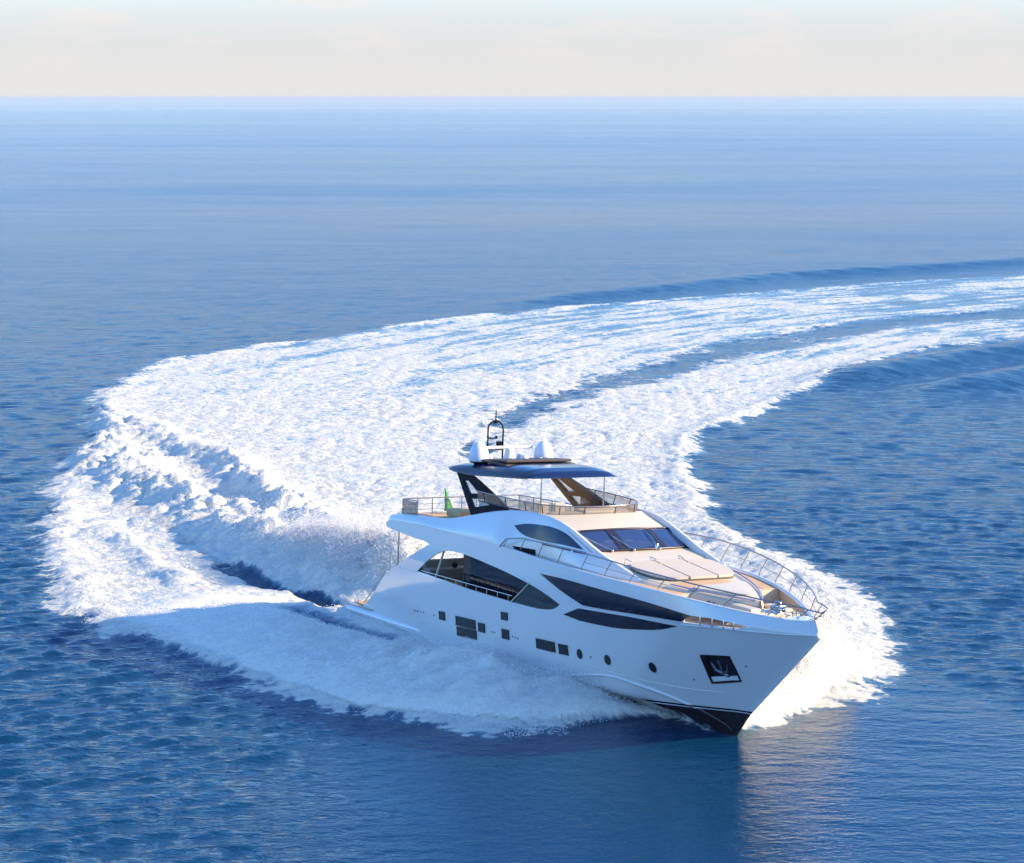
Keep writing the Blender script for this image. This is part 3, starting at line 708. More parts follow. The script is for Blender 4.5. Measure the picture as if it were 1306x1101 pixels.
# consoles, seats, bar on the fly deck
b = MB(); b.box((14.2, -.9, 6.6), (.9, 1.5, .8), bev=.08); b.build('fly_helm_console', WHITE, root)
b = MB(); b.box((13.9, 1.0, 6.75), (.9, 2.2, .65), bev=.1); b.build('fly_sofa', CUSH, root)
b = MB(); b.box((12.5, 1.6, 6.4), (1.8, 1.1, .8), bev=.08); b.build('fly_bar', CUSH, root)
for y in (-1.2, -.4):
    b = MB(); b.box((13.0, y, 6.55), (.45, .5, .12), bev=.05); b.box((12.78, y, 6.95), (.1, .5, .6), bev=.04); b.tube([(13, y, 5.75), (13, y, 6.5)], .05, 8); b.build('fly_helm_seat', CUSH, root)
b = MB(); b.box((5.6, -.6, 5.85), (1.3, 1.7, .35), bev=.08); b.build('sun_lounge_base', YEL, root)

# hardtop
HX = [6.1, 6.6, 7.2, 8.2, 9.5, 11, 12.2, 13.0, 13.45]
HW = [2.05, 2.28, 2.34, 2.36, 2.36, 2.34, 2.27, 2.17, 2.05]
def hw(x): return float(np.interp(x, HX, HW))
def hzl(x): return float(np.interp(x, [6.1, 7, 8.5, 11, 13.45], [8.02, 7.98, 7.98, 8.18, 8.36]))   # lower lip
def hzc(x): return float(np.interp(x, [6.1, 6.8, 8, 10, 11.5, 12.5, 13.1, 13.45], [8.12, 8.32, 8.46, 8.62, 8.70, 8.70, 8.60, 8.38]))  # crown
b = MB(); G = []; U = []
for x in list(np.linspace(6.1, 12.4, 30)) + list(np.linspace(12.5, 13.45, 14)):
    W_, zl, zc = hw(x), hzl(x), hzc(x)
    G.append([(x + .10 * (1 - v * v) * (1 if x > 12 else 0), v * W_, zl + .03 + (zc - zl - .03) * (1 - abs(v) ** 5) ** .8) for v in np.linspace(-1, 1, 41)])
    U.append([(x - .03, v * (W_ - .01), zl + (.16 * (1 - v ** 4) if 6.3 < x < 13.2 else .0)) for v in np.linspace(-1, 1, 21)])
b.loft(G)
b.loft(U, flip=True, mi=1)
b.loft([[G[i][0] for i in range(len(G))], [U[i][0] for i in range(len(U))]], flip=False)
b.loft([[G[i][-1] for i in range(len(G))], [U[i][-1] for i in range(len(U))]], flip=True)
b.loft([G[0][::2], U[0]], flip=True); b.loft([G[-1][::2], U[-1]], flip=False)
ht = b.build('hardtop', [NAVY, GREYU], root)
for k in (0, 1):     # dark strip down each side paints in the hardtop edge's shade
    E_ = []
    for i in range(0, len(G) - 6):
        q = [G[i][-1 - j] if k else G[i][j] for j in (0, 1, 2, 3)]; sg = 1 if k else -1
        E_.append([(q[0][0], q[0][1] + sg * .004, q[0][2] - .06)] + [(p_[0], p_[1] + sg * .006, p_[2] + .005) for p_ in q])
    b = MB(); b.loft(E_, flip=bool(k)); b.build('edge_shade_strip', FRAME, ht)
b = MB(); z_ = 8.66
for k in range(8): b.box((8.55 + .25 * k, 0, 8.60 + .02 * k), (.19, 3.3, .10), bev=.02, R=None)
b.box((9.45, 0, 8.58), (2.2, 3.5, .10), bev=.03); b.build('sunroof', BROWN, ht)
for sd in (-1, 1):
    # raked arch leg with two glazed holes
    def fa(x, z, sd=sd): t = (z - 6.4) / 1.45; return (x, sd * (2.78 - .42 * t), z)
    LEG = [(7.30, 7.98), (8.55, 8.0), (9.2, 7.85), (10.8, 7.42), (12.35, 6.93), (12.3, 6.75), (9.55, 6.32)]
    h1 = [(8.05, 7.70), (8.45, 7.74), (9.62, 7.30), (8.85, 7.20)]; h2 = [(9.0, 7.04), (10.2, 7.13), (10.75, 6.94), (9.5, 6.68)]
    b = MB(); shell(b, LEG, fa, .16, holes=[h1, h2], h=.3, side=sd); lg = b.build('arch_leg', BLACK if sd < 0 else mat('olive_panel', (.045, .042, .028), .2), root)
    b = MB(); shell(b, h1, fa, .02, h=.3, side=sd, off=-.06); shell(b, h2, fa, .02, h=.3, side=sd, off=-.06); b.build('leg_glass', CLEAR, lg)
for (x, y, z0, z1) in ((14.05 - .75, -1.65, 7.0, 8.45), (13.2, 1.55, 7.0, 8.45), (12.3, 2.0, 6.6, 8.4)):
    if y < 2: b = MB(); b.tube([(x, y, z0 - .2), (x, y, z1)], .035, 8); b.build('support_post', STEEL, root)
for sd in (-1, 1):
    b = MB(); b.lathe([(0, .86), (.12, .84), (.24, .76), (.34, .62), (.41, .42), (.435, .2), (.43, .06), (.40, 0)], (8.06, sd * 1.66, 8.50), 32)
    do = b.build('satellite_dome', DOME, root)
    b = MB(); b.lathe([(.40, .02), (.42, -.02), (.36, -.06), (.22, -.1), (.22, -.18)], (8.06, sd * 1.66, 8.50), 24); b.build('dome_base', BLACK, do)
b = MB(); b.box((7.8, 0, 9.06), (.16, 2.5, .13), bev=.06, rz=.06); ra = b.build('radar_scanner', DOME, root)
b = MB(); b.lathe([(.0, .30), (.16, .28), (.2, .18), (.22, 0), (.3, -.16)], (7.8, .05, 8.74), 20); b.build('radar_pedestal', DOME, ra)
for x, y, r in ((7.4, -.75, .16), (8.6, .35, .2), (8.9, 1.0, .13), (7.2, .9, .12)):
    b = MB(); b.lathe([(0, r * 1.3), (r * .6, r * 1.15), (r * .95, r * .6), (r, 0), (r * .8, -r * 1.2)], (x, y, 8.55), 16); b.build('small_antenna_dome', DOME, root)
b = MB(); hwm = .39; zt0 = 9.72
arc = [(6.62, -hwm, 8.2), (6.6, -hwm, zt0)] + [(6.58, -hwm * math.cos(a), zt0 + .40 * math.sin(a)) for a in np.linspace(.2, math.pi - .2, 9)] + [(6.6, hwm, zt0), (6.62, hwm, 8.2)]
b.tube(arc, .038, 8)
for z in (8.82, 9.34): b.tube([(6.6, -hwm, z), (6.6, hwm * (1 if z < 9 else .25), z)], .026, 6)
b.tube([(6.6, .02, 9.34), (6.6, .06, 9.44)], .05, 8); b.tube([(6.6, .12, 8.82), (6.6, .12, 9.2)], .03, 6); b.box((6.6, .2, 9.1), (.12, .26, .2), bev=.03)
b.tube([(6.58, 0, 10.1), (6.58, 0, 10.62)], [.035, .02], 6); b.tube([(6.2, -hwm, 8.3), (6.6, -hwm, 8.85)], .03, 6); b.tube([(6.58, -.1, 10.05), (6.58, .1, 10.05)], .05, 8)
b.build('mast', BLACK, root)
for y, h_ in ((-2.0, .5), (2.0, .6)):
    b = MB(); b.tube([(7.0, y, 8.25), (6.9, y, 8.3 + h_)], [.02, .008], 6); b.build('whip_antenna', WCLOTH, root)

# aft fly rail with glass
b = MB()
b.tube([(5.1, -3.06, 6.42), (3.86, -3.06, 6.36), (3.80, -2.95, 6.36), (3.80, 2.95, 6.36), (3.86, 3.06, 6.36), (8.4, 3.06, 6.5)], .028, 8)
fr = b.build('aft_rail', RAILM, root)
for y in np.linspace(-3.06, 3.06, 9):
    b = MB(); b.tube([(3.82, y, 5.58), (3.82, y, 6.36)], .022, 6); b.build('rail_post', RAILM, fr)
for x, y in ((5.1, -3.06), (5.1, 3.06), (6.7, 3.06), (8.3, 3.06)):
    b = MB(); b.tube([(x, y, 5.6), (x, y, 6.42)], .03, 6); b.build('rail_post', RAILM, fr)
b = MB()
for z in (5.85, 6.1): b.tube([(3.82, -3.06, z), (3.82, 3.06, z)], .01, 5)
b.build('rail_wire', RAILM, fr)
b = MB(); b.box((4.46, -3.06, 6.02), (1.2, .015, .66)); b.build('glass_panel', TAN, fr)
b = MB(); b.box((4.46, 3.06, 6.02), (1.2, .015, .66)); b.box((6.7, 3.06, 6.02), (3.1, .015, .66)); b.build('glass_panel', CLEAR, fr)

# ensign: a thing of its own, standing in the aft rail
b = MB(); b.tube([(3.7, -.75, 5.75), (3.45, -.78, 6.78)], .02, 6)
en = b.build('ensign_flag', WCLOTH, None); en.matrix_world = BOAT
setp(en, 'furled green and white flag on a short staff at the yacht\'s upper aft rail', 'flag')
b = MB(); G = []
for i, z in enumerate(np.linspace(6.72, 5.72, 12)):
    r = .05 + .17 * (i / 11) ** 1.2; cx_ = 3.47 + .02 * i; G.append([(cx_ + r * (.9 + .3 * math.sin(3 * a + i * .5)) * math.cos(a) * .5, -.72 + .012 * i + r * (.9 + .25 * math.sin(4 * a + .7 * i)) * math.sin(a), z) for a in np.linspace(0, 2 * math.pi, 22, endpoint=False)])
b.loft(G, closed=True); b.build('cloth', GREEN, en)
b = MB(); G2 = []
for i, z in enumerate(np.linspace(6.2, 5.66, 7)):
    G2.append([(3.62 + .02 * i + .05 * math.cos(a), -.50 + .02 * i + .06 * math.sin(a + .3 * i), z) for a in np.linspace(0, 2 * math.pi, 12, endpoint=False)])
b.loft(G2, closed=True); b.build('cloth_fold', WCLOTH, en)

# ------------------------------------------------------------ the sea
def hash2(ix, iy, seed):
    h = (ix.astype(np.int64) * 374761393 + iy.astype(np.int64) * 668265263 + seed * 1442695041) & 0xFFFFFFFF
    h = ((h ^ (h >> 13)) * 1274126177) & 0xFFFFFFFF
    return ((h ^ (h >> 16)) & 0xFFFFFF) / float(0xFFFFFF)
def vn(x, y, seed=0):
    ix, iy = np.floor(x), np.floor(y); fx, fy = x - ix, y - iy
    fx = fx * fx * fx * (fx * (fx * 6 - 15) + 10); fy = fy * fy * fy * (fy * (fy * 6 - 15) + 10)
    a, b_, c, d = hash2(ix, iy, seed), hash2(ix + 1, iy, seed), hash2(ix, iy + 1, seed), hash2(ix + 1, iy + 1, seed)
    return (a + (b_ - a) * fx) * (1 - fy) + (c + (d - c) * fx) * fy
def fbm(x, y, o=4, seed=0, g=.5):
    s, a, t = 0, 1, 0
    for i in range(o):
        c, sn = math.cos(.6 * i + .3), math.sin(.6 * i + .3)
        s = s + a * vn((x * c - y * sn) * 2 ** i + 17 * i, (x * sn + y * c) * 2 ** i, seed + i); t += a; a *= g
    return s / t
def billow(x, y, o=3, seed=0):
    s, a, t = 0, 1, 0
    for i in range(o):
        s = s + a * (1 - np.abs(2 * vn(x * 2 ** i + 5 * i, y * 2 ** i, seed + i) - 1) ** .8 ); t += a; a *= .55
    return s / t
def puff(x, y, o=3, seed=0, g=.5):
    """rounded heaps with creases between them"""
    s, a, t = 0, 1, 0
    for i in range(o):
        c, sn_ = math.cos(.7 * i), math.sin(.7 * i)
        s = s + a * np.minimum(np.abs(2 * vn((x * c - y * sn_) * 1.9 ** i + 5 * i, (x * sn_ + y * c) * 1.9 ** i, seed + i) - 1) * 1.7, 1.0) ** .75; t += a; a *= g
    return s / t
def pdist(x, y, poly, closed=False):
    P = np.array(poly, float); best = np.full(x.shape, 1e9); tt = np.zeros(x.shape); L = 0
    n = len(P); segs = n if closed else n - 1; tot = sum(np.linalg.norm(P[(i + 1) % n] - P[i]) for i in range(segs))
    for i in range(segs):
        a, b_ = P[i], P[(i + 1) % n]; d = b_ - a; l = np.linalg.norm(d)
        t = np.clip(((x - a[0]) * d[0] + (y - a[1]) * d[1]) / (l * l), 0, 1)
        q = np.hypot(x - a[0] - t * d[0], y - a[1] - t * d[1]); k = q < best
        best[k] = q[k]; tt[k] = (L + t[k] * l) / tot; L += l
    return best, tt
def ss(a, b_, x): t = np.clip((x - a) / (b_ - a), 0, 1); return t * t * (3 - 2 * t)

OUTER = [(330, 420), (227, 373.7), (122.9, 337), (69.8, 306.9), (45.4, 291.3), (23.5, 272.7), (4.2, 257.3), (-4.6, 248.8), (-12.7, 237.6), (-19.9, 224.2), (-26.8, 217.1), (-32.8, 206.5), (-34.2, 193.5), (-33.3, 175.9), (-31.3, 163.1), (-29.6, 157.4)]
LEFT = [(-30, 147), (-28.6, 136.5), (-27.2, 127.3), (-26.5, 121.5), (-24.3, 114.2), (-22, 106.8), (-21.2, 102.9), (-18.1, 99), (-16.3, 98.4), (-13.2, 93.8), (-10, 89.3), (-6.9, 86.5), (-4, 84.4), (-1, 83.3), (1.1, 83.3), (3.3, 85.1), (5.6, 86.6), (7.8, 83.9)]
BOWP = [(8.9, 83.5), (10.3, 86.3), (12.7, 87.2), (14.5, 88.6), (15.9, 93.1), (16.6, 98.7)]
INNER = [(16.8, 105.4), (15.7, 111.3), (14.3, 115.8), (13.1, 120.4), (12, 127.3), (12, 135.1), (11.8, 143.8), (13, 155.5), (16.7, 165.1), (21.5, 175.9), (26.2, 188.1), (33.4, 204), (41.2, 215), (51.2, 224.2), (91.7, 250.7), (178.9, 293.7), (330, 350)]
POLY = OUTER + LEFT + BOWP + INNER
RIDGE = [(-32.6, 171.4), (-28, 152), (-22.3, 136.5), (-17.9, 128.6), (-13.6, 118.3), (-10.7, 114.2), (-8.2, 111.0), (-5.4, 107.8)]
RIDGE2 = [(-27, 163), (-22.9, 153.4), (-17.9, 143.8), (-14.7, 132.4), (-11, 122.6), (-8.4, 116.2)]
BLUE = [(120, 290), (68.4, 262.2), (57.6, 252.5), (42, 241.8), (27.2, 224.2), (18, 208.4), (10, 193.5), (2.9, 178.2), (-.8, 165.1), (-2.3, 150.3)]
GREENP = [(-18, 155.9), (-14.9, 167.2), (-10.6, 186.1), (-3.7, 199.2), (3.4, 208.4)]
LRID = [(-25.8, 127.3), (-21.7, 121.5), (-18.2, 113.2), (-14.9, 106.8), (-11.8, 102.6), (-9, 99.5)]
GAP = [(-22.5, 131), (-17, 118.5), (-14.2, 112.5), (-11.6, 108.5), (-8.6, 105)]
FARW = [(-5.6, 253.5), (4.4, 266.3), (14.2, 277.1), (36.6, 302.8), (74.8, 329), (150, 372)]
NEARW = [(24.2, 183.1), (30.8, 194), (39.1, 203), (49.2, 213), (75, 232), (120, 258)]

def sn(x, y):   # boat frame on the water: s aft from the stem, n outward to starboard
    dx, dy = x - 8.4, y - 82.7
    return dx * -.624 + dy * .780, dx * -.780 + dy * -.624

def fields(x, y):
    """height, foam cover, aeration of the sea surface at world (x,y)"""
    d, _ = pdist(x, y, POLY, True); ins = inside(POLY, x, y); sd = np.where(ins, d, -d)
    far = np.clip((y - 90) / 150, 0, 1.0)
    n1 = fbm(x / 5, y / 5, 4, 3) - .5; n2 = fbm(x / 1.3, y / 1.3, 4, 31) - .5
    sdn = sd + .7 + n1 * (2.6 + 2.0 * far) + n2 * (1.6 + 1.2 * far)
    n3 = fbm(x / .45, y / .45, 3, 131) - .5
    foam = ss(-.7, 1.5 + 1.3 * far, sdn + 1.2 * n3)
    # older wake is broken up in streaks along its own run
    s, n = sn(x, y)
    age = np.clip((np.hypot(x + 5, y - 100) - 45) / 150, 0, 1)
    old = ss(.0, 1., age)
    patch_ = fbm(x / 6 + 3, y / 9, 4, 50)
    db, tb = pdist(x, y, BLUE)
    strk = fbm(db / 1.1 + 9, tb * 290 / 13, 4, 23)
    foam *= 1 - .30 * old - .20 * old * ss(.40, .62, patch_) - .14 * ss(.45, .65, fbm(x / 3, y / 3, 3, 77)) - (.18 + .20 * old) * ss(.46, .62, strk) * ss(135, 150, y)
    # clear blue lanes
    wb_ = np.interp(tb, [0, .35, .6, .8, .92, 1], [5.0, 5.0, 4.6, 3.6, 2.2, 1.0])
    lane = 1 - ss(.35, 1.15, (db + n1 * 4 + n2 * 3) / wb_)
    dg, tg = pdist(x, y, GREENP); lane2 = (1 - ss(.3, 1.1, (dg + n1 * 4 + n2 * 2) / (2.6 + 0 * dg))) * ss(0, .3, tg) * .62
    dgap, tgp = pdist(x, y, GAP); wg = np.interp(tgp, [0, .3, .6, .85, 1], [.3, .35, .7, 1.15, 1.0])
    gap = 1 - ss(.45, 1.05, (dgap + n1 * 1.5 + n2 * 1.2) / wg)
    foam *= (1 - .56 * lane) * (1 - .34 * lane2) * (1 - .84 * gap * ss(.45, .8, tgp))
    aer = ss(-1.0, 3.0, sdn) * (1 - .85 * lane) * (1 - .9 * gap)
    # heights
    z = np.zeros_like(x)
    rough = puff(x / 1.9, y / 1.1, 4, 9, .55) - .5
    ro2 = fbm(x / .55, y / .55, 3, 19) - .5
    fr_ = foam * ss(0, 1.5, sd)
    z += fr_ * (.09 + .09 * (1 - old)) * 2 * rough * (.5 + .7 * fbm(x / 8, y / 8, 2, 88)) + fr_ * .07 * (1 - .5 * old) * ro2
    dr, tr = pdist(x, y, RIDGE); A = np.interp(tr, [0, .3, .6, .8, .92, 1], [.5, .9, 1.1, 1.35, 2.3, 2.5]); Wd = np.interp(tr, [0, .6, .85, 1], [3.0, 2.0, 2.3, 2.2])
    lump = .22 + 1.25 * puff(x / 2.1, y / 2.1, 5, 40, .52)
    lsm = .75 + .45 * puff(x / 1.1, y / 1.1, 4, 47, .5); kf = .75 * ss(.72, .95, tr)
    z += A * np.exp(-((dr + n1 * 2.4) / Wd) ** 2) * (lump * (1 - kf) + lsm * kf) * ss(0, 2, sd)
    d2, t2 = pdist(x, y, RIDGE2); z += np.interp(t2, [0, .5, 1], [.5, 1.0, 1.4]) * np.exp(-((d2 + n1 * 2.0) / 1.7) ** 2) * lump
    dl, tl = pdist(x, y, LRID); z += .34 * np.sin(math.pi * np.clip(tl, 0, 1)) ** .5 * np.exp(-((dl + n1 * 1.2) / 1.0) ** 2) * lump
    z += .18 * foam * np.exp(-((sd - 1.2) / 1.3) ** 2) * (.4 + lump)        # raised lip along the foam edge
    z -= .30 * gap * ss(.2, .6, tgp) + .15 * lane
    for pl_, A_, W_ in ((FARW, .72, 3.6), (NEARW, 1.0, 3.4)):
        dw, tw = pdist(x, y, pl_); z += A_ * np.exp(-(dw / W_) ** 2) * ss(0, .12, tw)
    dn, tn = pdist(x, y, [(q[0] + 5.5, q[1] - 9) for q in NEARW]); z += .85 * np.exp(-(dn / 3.0) ** 2) * ss(0, .15, tn)
    # sheet of spray off the starboard bow
    Nn_ = np.interp(s, [3, 4.3, 5.2, 8, 12.5, 22, 30, 36], [0, 1.8, 5.0, 7.4, 9.4, 9.8, 10.2, 8])
    H_ = np.interp(s, [3, 4.5, 6.5, 10, 15, 21, 26, 31, 36], [0, .5, 1.25, 1.55, 1.2, .75, .55, .35, 0])
    u = (n + n1 * 1.3 + n2 * .9) / np.maximum(Nn_, .1)
    prof = np.where(u < .5, np.interp(u, [-.3, 0, .2, .5], [.0, .30, .62, 1]), np.clip(1 - (np.maximum(u - .5, 0) / .5) ** 2.2, 0, 1))
    bow = ((s > 3) & (s < 36)) * prof * H_ * ss(-.6, 0, n)
    # near the hull amidships and aft a trough lies open between spray and side
    tr_ = ss(13, 17, s) * (1 - ss(27, 30, s)) * np.exp(-((n - 1.9 + .0 * s) / 1.1) ** 2)
    bow *= (1 - .85 * tr_) * (.62 + .75 * billow(n / 3.2 + s * .12, s / 1.3 - n * .25, 4, 66))
    sprayf = ss(.05, .25, bow)
    z = z * (1 - sprayf * .7) + bow * (.80 + .4 * (fbm(x / 2.2, y / 2.2, 4, 61)))
    foam = np.maximum(foam * (1 - .8 * tr_ * ss(16, 22, s)), sprayf)
    # the bigger cloud off the port bow
    m = -n; Np = np.interp(s + n1 * 1.2 + n2 * .8, [.0, 1.2, 3.4, 7, 12.5, 18], [.5, 5.8, 11.0, 12.4, 12.5, 9]); Hp = np.interp(s, [.1, 1.8, 3.4, 6, 10, 16, 20], [0, 1.3, 2.5, 2.6, 1.8, .7, 0])
    up = (m + n1 * 1.8 + n2 * 1.3) / Np
    pp = np.where(up < .55, np.interp(up, [-.1, 0, .2, .55], [0, .15, .6, 1]), np.clip(1 - (np.maximum(up - .55, 0) / .45) ** 2.0, 0, 1))
    port = ((s > .1) & (s < 20) & (m > 0)) * pp * Hp
    z += port * (.80 + .4 * fbm(x / 2.4, y / 2.4, 3, 71)); foam = np.maximum(foam, ss(.04, .3, port))
    # keep water out of the boat: flatten under the hull
    hullm = ss(0, .8, (3.2 - np.abs(n + 3.3))) * ss(1.5, 3, s) * (1 - ss(24.5, 25.5, s))
    return z, np.clip(foam, 0, 1), np.clip(aer, 0, 1), hullm, np.maximum(sprayf, ss(.05, .3, port))

R1 = np.concatenate([np.linspace(3, 60, 16, endpoint=False), 60 * np.exp(np.arange(0, math.log(78 / 60), .0028))])
R2 = 78 * np.exp(np.arange(0, math.log(132 / 78), .00145)); R3 = 132 * np.exp(np.arange(0, math.log(360 / 132), .0020))
r_, st_ = [360.], .0022
while r_[-1] < 70000: st_ = min(st_ * 1.012, .03); r_.append(r_[-1] * (1 + st_))
RR = np.concatenate([R1, R2, R3, np.array(r_)])
fr0 = math.radians(22)
TH = np.concatenate([np.linspace(-math.pi, -fr0, 40, endpoint=False), np.linspace(-fr0, fr0, 740), np.linspace(fr0, math.pi, 41)[1:]])
rr, tt = np.meshgrid(RR, TH, indexing='ij')
X = (rr * np.sin(tt)).ravel(); Yw = (rr * np.cos(tt)).ravel()
spacing = np.gradient(RR)[:, None] * np.ones_like(tt); spacing = spacing.ravel()
Z = np.zeros_like(X)
# wind waves: two trains that cross, steeper at the crests
wl_ = 1 - ss(-12, 14, X)
for i in range(110):
    lam = .55 * (8 / .55) ** ((i % 55) / 54.0) * rng.uniform(.9, 1.1); trainA = i < 55
    ang = math.radians((119 if trainA else 84) + rng.normal(0, 17)); k = 2 * math.pi / lam
    am = .0074 * lam * (1 if lam < 1.2 else (1.2 / lam) ** 1.8) * rng.uniform(.5, 1.3)
    fade = np.clip((lam / spacing - 2.4) / 2, 0, 1) * (.35 + .75 * (wl_ if trainA else 1 - wl_))
    ph = k * (X * math.cos(ang) + Yw * math.sin(ang)) + rng.uniform(0, 6.28)
    Z += am * fade * np.sin(ph)
Z = (np.exp(5.0 * Z) - 1) / 5.0
calm = .6 + .8 * fbm(X / 60, Yw / 110, 3, 91)
sx_, nx_ = sn(X, Yw)
lee = (1 - ss(10, 21, np.hypot(X - 8, (Yw - 76) * .8))) * (1 - ss(6, 12, sx_))      # water smoothed by the hull's pressure wave
Z *= calm * (1 - .84 * lee)
act = (np.abs(X) < 330) & (Yw > 60) & (Yw < 430)
FO = np.zeros_like(X); AE = np.zeros_like(X); SP = np.zeros_like(X)
z_, f_, a_, h_, p_ = fields(X[act], Yw[act])
Z[act] = Z[act] * (1 - .8 * f_) * (1 - h_) + z_ * (1 - h_) - .35 * h_
FO[act] = f_ ; AE[act] = a_; SP[act] = p_
VV = np.column_stack([X, Yw, Z]).astype(np.float32)
nr, ntc = rr.shape
ii, jj = np.meshgrid(np.arange(nr - 1), np.arange(ntc - 1), indexing='ij'); a0 = (ii * ntc + jj).ravel()
Q = np.column_stack([a0, a0 + 1, a0 + ntc + 1, a0 + ntc]).astype(np.int64)
Q = Q[:, ::-1]
def quick_mesh(name, V, F, m, attrs=None, smooth=True):
    me = bpy.data.meshes.new(name); k = F.shape[1]
    me.vertices.add(len(V)); me.vertices.foreach_set('co', V.astype(np.float32).ravel())
    me.loops.add(F.size); me.loops.foreach_set('vertex_index', F.astype(np.int32).ravel())
    me.polygons.add(len(F)); me.polygons.foreach_set('loop_start', (np.arange(len(F)) * k).astype(np.int32)); 
    me.polygons.foreach_set('use_smooth', np.full(len(F), smooth))
    me.update(calc_edges=True)
    for n_, a in (attrs or {}).items():
        at = me.attributes.new(n_, 'FLOAT', 'POINT'); at.data.foreach_set('value', a.astype(np.float32))
    me.materials.append(m); me.validate()
    o = bpy.data.objects.new(name, me); COL.objects.link(o); return o

LEE = lee
def sea_mat():
    m = bpy.data.materials.new('sea_water'); m.use_nodes = True; n, l = nodes(m.node_tree); n.clear()
    o = n.new('ShaderNodeOutputMaterial')
    def M(op, *a, clamp=False):
        q = n.new('ShaderNodeMath'); q.operation = op; q.use_clamp = clamp
        for i, v in enumerate(a):
            if isinstance(v, (int, float)): q.inputs[i].default_value = v
            else: l.new(v, q.inputs[i])
        return q.outputs[0]
    def attr(nm): q = n.new('ShaderNodeAttribute'); q.attribute_name = nm; return q.outputs['Fac']
    g = n.new('ShaderNodeNewGeometry')
    def noise(scale, det=4, rough=.55, stretch=(1, 1, 1), dist=0.0, rot=0):
        mpn = n.new('ShaderNodeMapping'); mpn.inputs['Scale'].default_value = stretch; mpn.inputs['Rotation'].default_value = (0, 0, rot); l.new(g.outputs['Position'], mpn.inputs[0])
        q = n.new('ShaderNodeTexNoise'); q.inputs['Scale'].default_value = scale; q.inputs['Detail'].default_value = det; q.inputs['Roughness'].default_value = rough; q.inputs['Distortion'].default_value = dist
        l.new(mpn.outputs[0], q.inputs[0]); return q.outputs['Fac']
    fo, ae, sp, le = attr('foam'), attr('aeration'), attr('spray'), attr('lee')
    # water body
    w_ = n.new('ShaderNodeBsdfPrincipled'); w_.inputs['Specular IOR Level'].default_value = .46; w_.inputs['IOR'].default_value = 1.333
    mixc = n.new('ShaderNodeMix'); mixc.data_type = 'RGBA'; mixc.inputs['A'].default_value = (.0008, .038, .095, 1); mixc.inputs['B'].default_value = (.22, .46, .60, 1)
    l.new(M('MULTIPLY', ae, M('ADD', .12, M('MULTIPLY', fo, .85))), mixc.inputs['Factor']); l.new(mixc.outputs['Result'], w_.inputs['Base Color'])
    # ripples, two scales stretched along the crests
    h1 = noise(1.1, 5, .6, (.45, 1.0, 1), .4, .12); h2 = noise(3.6, 4, .6, (.6, 1.0, 1), .3, -.2); h3 = noise(.16, 4, .6, (.5, 1, 1), .3, .2)
    # far off the unresolved waves act as roughness; slicks and puffs of wind vary it in long bands
    ln = n.new('ShaderNodeVectorMath'); ln.operation = 'LENGTH'; l.new(g.outputs['Position'], ln.inputs[0])
    slick = noise(.0011, 7, .62, (.25, 1.0, 1), .5, .03); slick2 = noise(.012, 6, .65, (.3, 1.0, 1), .4, .05); slick3 = noise(.09, 4, .6, (.35, 1.0, 1), .3, .08)
    mrr = n.new('ShaderNodeMapRange'); mrr.inputs['From Min'].default_value = math.log(70); mrr.inputs['From Max'].default_value = math.log(280)
    lg_ = M('LOGARITHM', ln.outputs['Value'], math.e); l.new(lg_, mrr.inputs[0])
    mr3 = n.new('ShaderNodeMapRange'); mr3.inputs['From Min'].default_value = math.log(500); mr3.inputs['From Max'].default_value = math.log(5000); mr3.inputs['To Max'].default_value = .5; l.new(lg_, mr3.inputs[0])
    env = M('MULTIPLY', mrr.outputs[0], M('SUBTRACT', 1.0, mr3.outputs[0]))
    rg = M('ADD', .05, M('MULTIPLY', env, M('MAXIMUM', .0, M('ADD', -.215, M('ADD', M('MULTIPLY', slick, .36), M('ADD', M('MULTIPLY', slick2, .20), M('MULTIPLY', slick3, .10)))))))
    l.new(rg, w_.inputs['Roughness'])
    hsum = M('MULTIPLY', M('ADD', M('ADD', M('MULTIPLY', h1, .20), M('MULTIPLY', h2, .13)), M('MULTIPLY', h3, .25)), M('SUBTRACT', 1.0, M('MULTIPLY', le, .7)))
    bw = n.new('ShaderNodeBump'); bw.inputs['Strength'].default_value = 1.0; bw.inputs['Distance'].default_value = 1.0; l.new(hsum, bw.inputs['Height']); l.new(bw.outputs[0], w_.inputs['Normal'])
    # foam
    f_ = n.new('ShaderNodeBsdfPrincipled'); f_.inputs['Base Color'].default_value = (.83, .785, .66, 1); f_.inputs['Roughness'].default_value = .8; f_.inputs['Specular IOR Level'].default_value = .2
    f_.inputs['Subsurface Weight'].default_value = 0.0
    fn1 = noise(1.5, 6, .66, (.5, 1.25, 1), .7, .1); fn2 = noise(6.0, 3, .6, (.6, 1.2, 1), .3)
    vor = n.new('ShaderNodeTexVoronoi'); vor.feature = 'DISTANCE_TO_EDGE'; vor.inputs['Scale'].default_value = 1.1
    wn = n.new('ShaderNodeTexNoise'); wn.inputs['Scale'].default_value = .9; wn.inputs['Detail'].default_value = 4; l.new(g.outputs['Position'], wn.inputs[0])
    va = n.new('ShaderNodeVectorMath'); va.operation = 'MULTIPLY_ADD'; va.inputs[1].default_value = (1.6, 1.6, 1.6); l.new(wn.outputs['Color'], va.inputs[0]); l.new(g.outputs['Position'], va.inputs[2]); l.new(va.outputs[0], vor.inputs['Vector'])
    lace = M('SUBTRACT', 1.0, M('MULTIPLY', vor.outputs['Distance'], 3.0), clamp=True)
    tex = M('ADD', M('MULTIPLY', fn1, .55), M('ADD', M('MULTIPLY', fn2, .25), M('MULTIPLY', lace, .20)))
    cov = M('ADD', M('MULTIPLY', fo, 1.35), M('SUBTRACT', M('MULTIPLY', M('SUBTRACT', tex, .5), 1.9), .70))
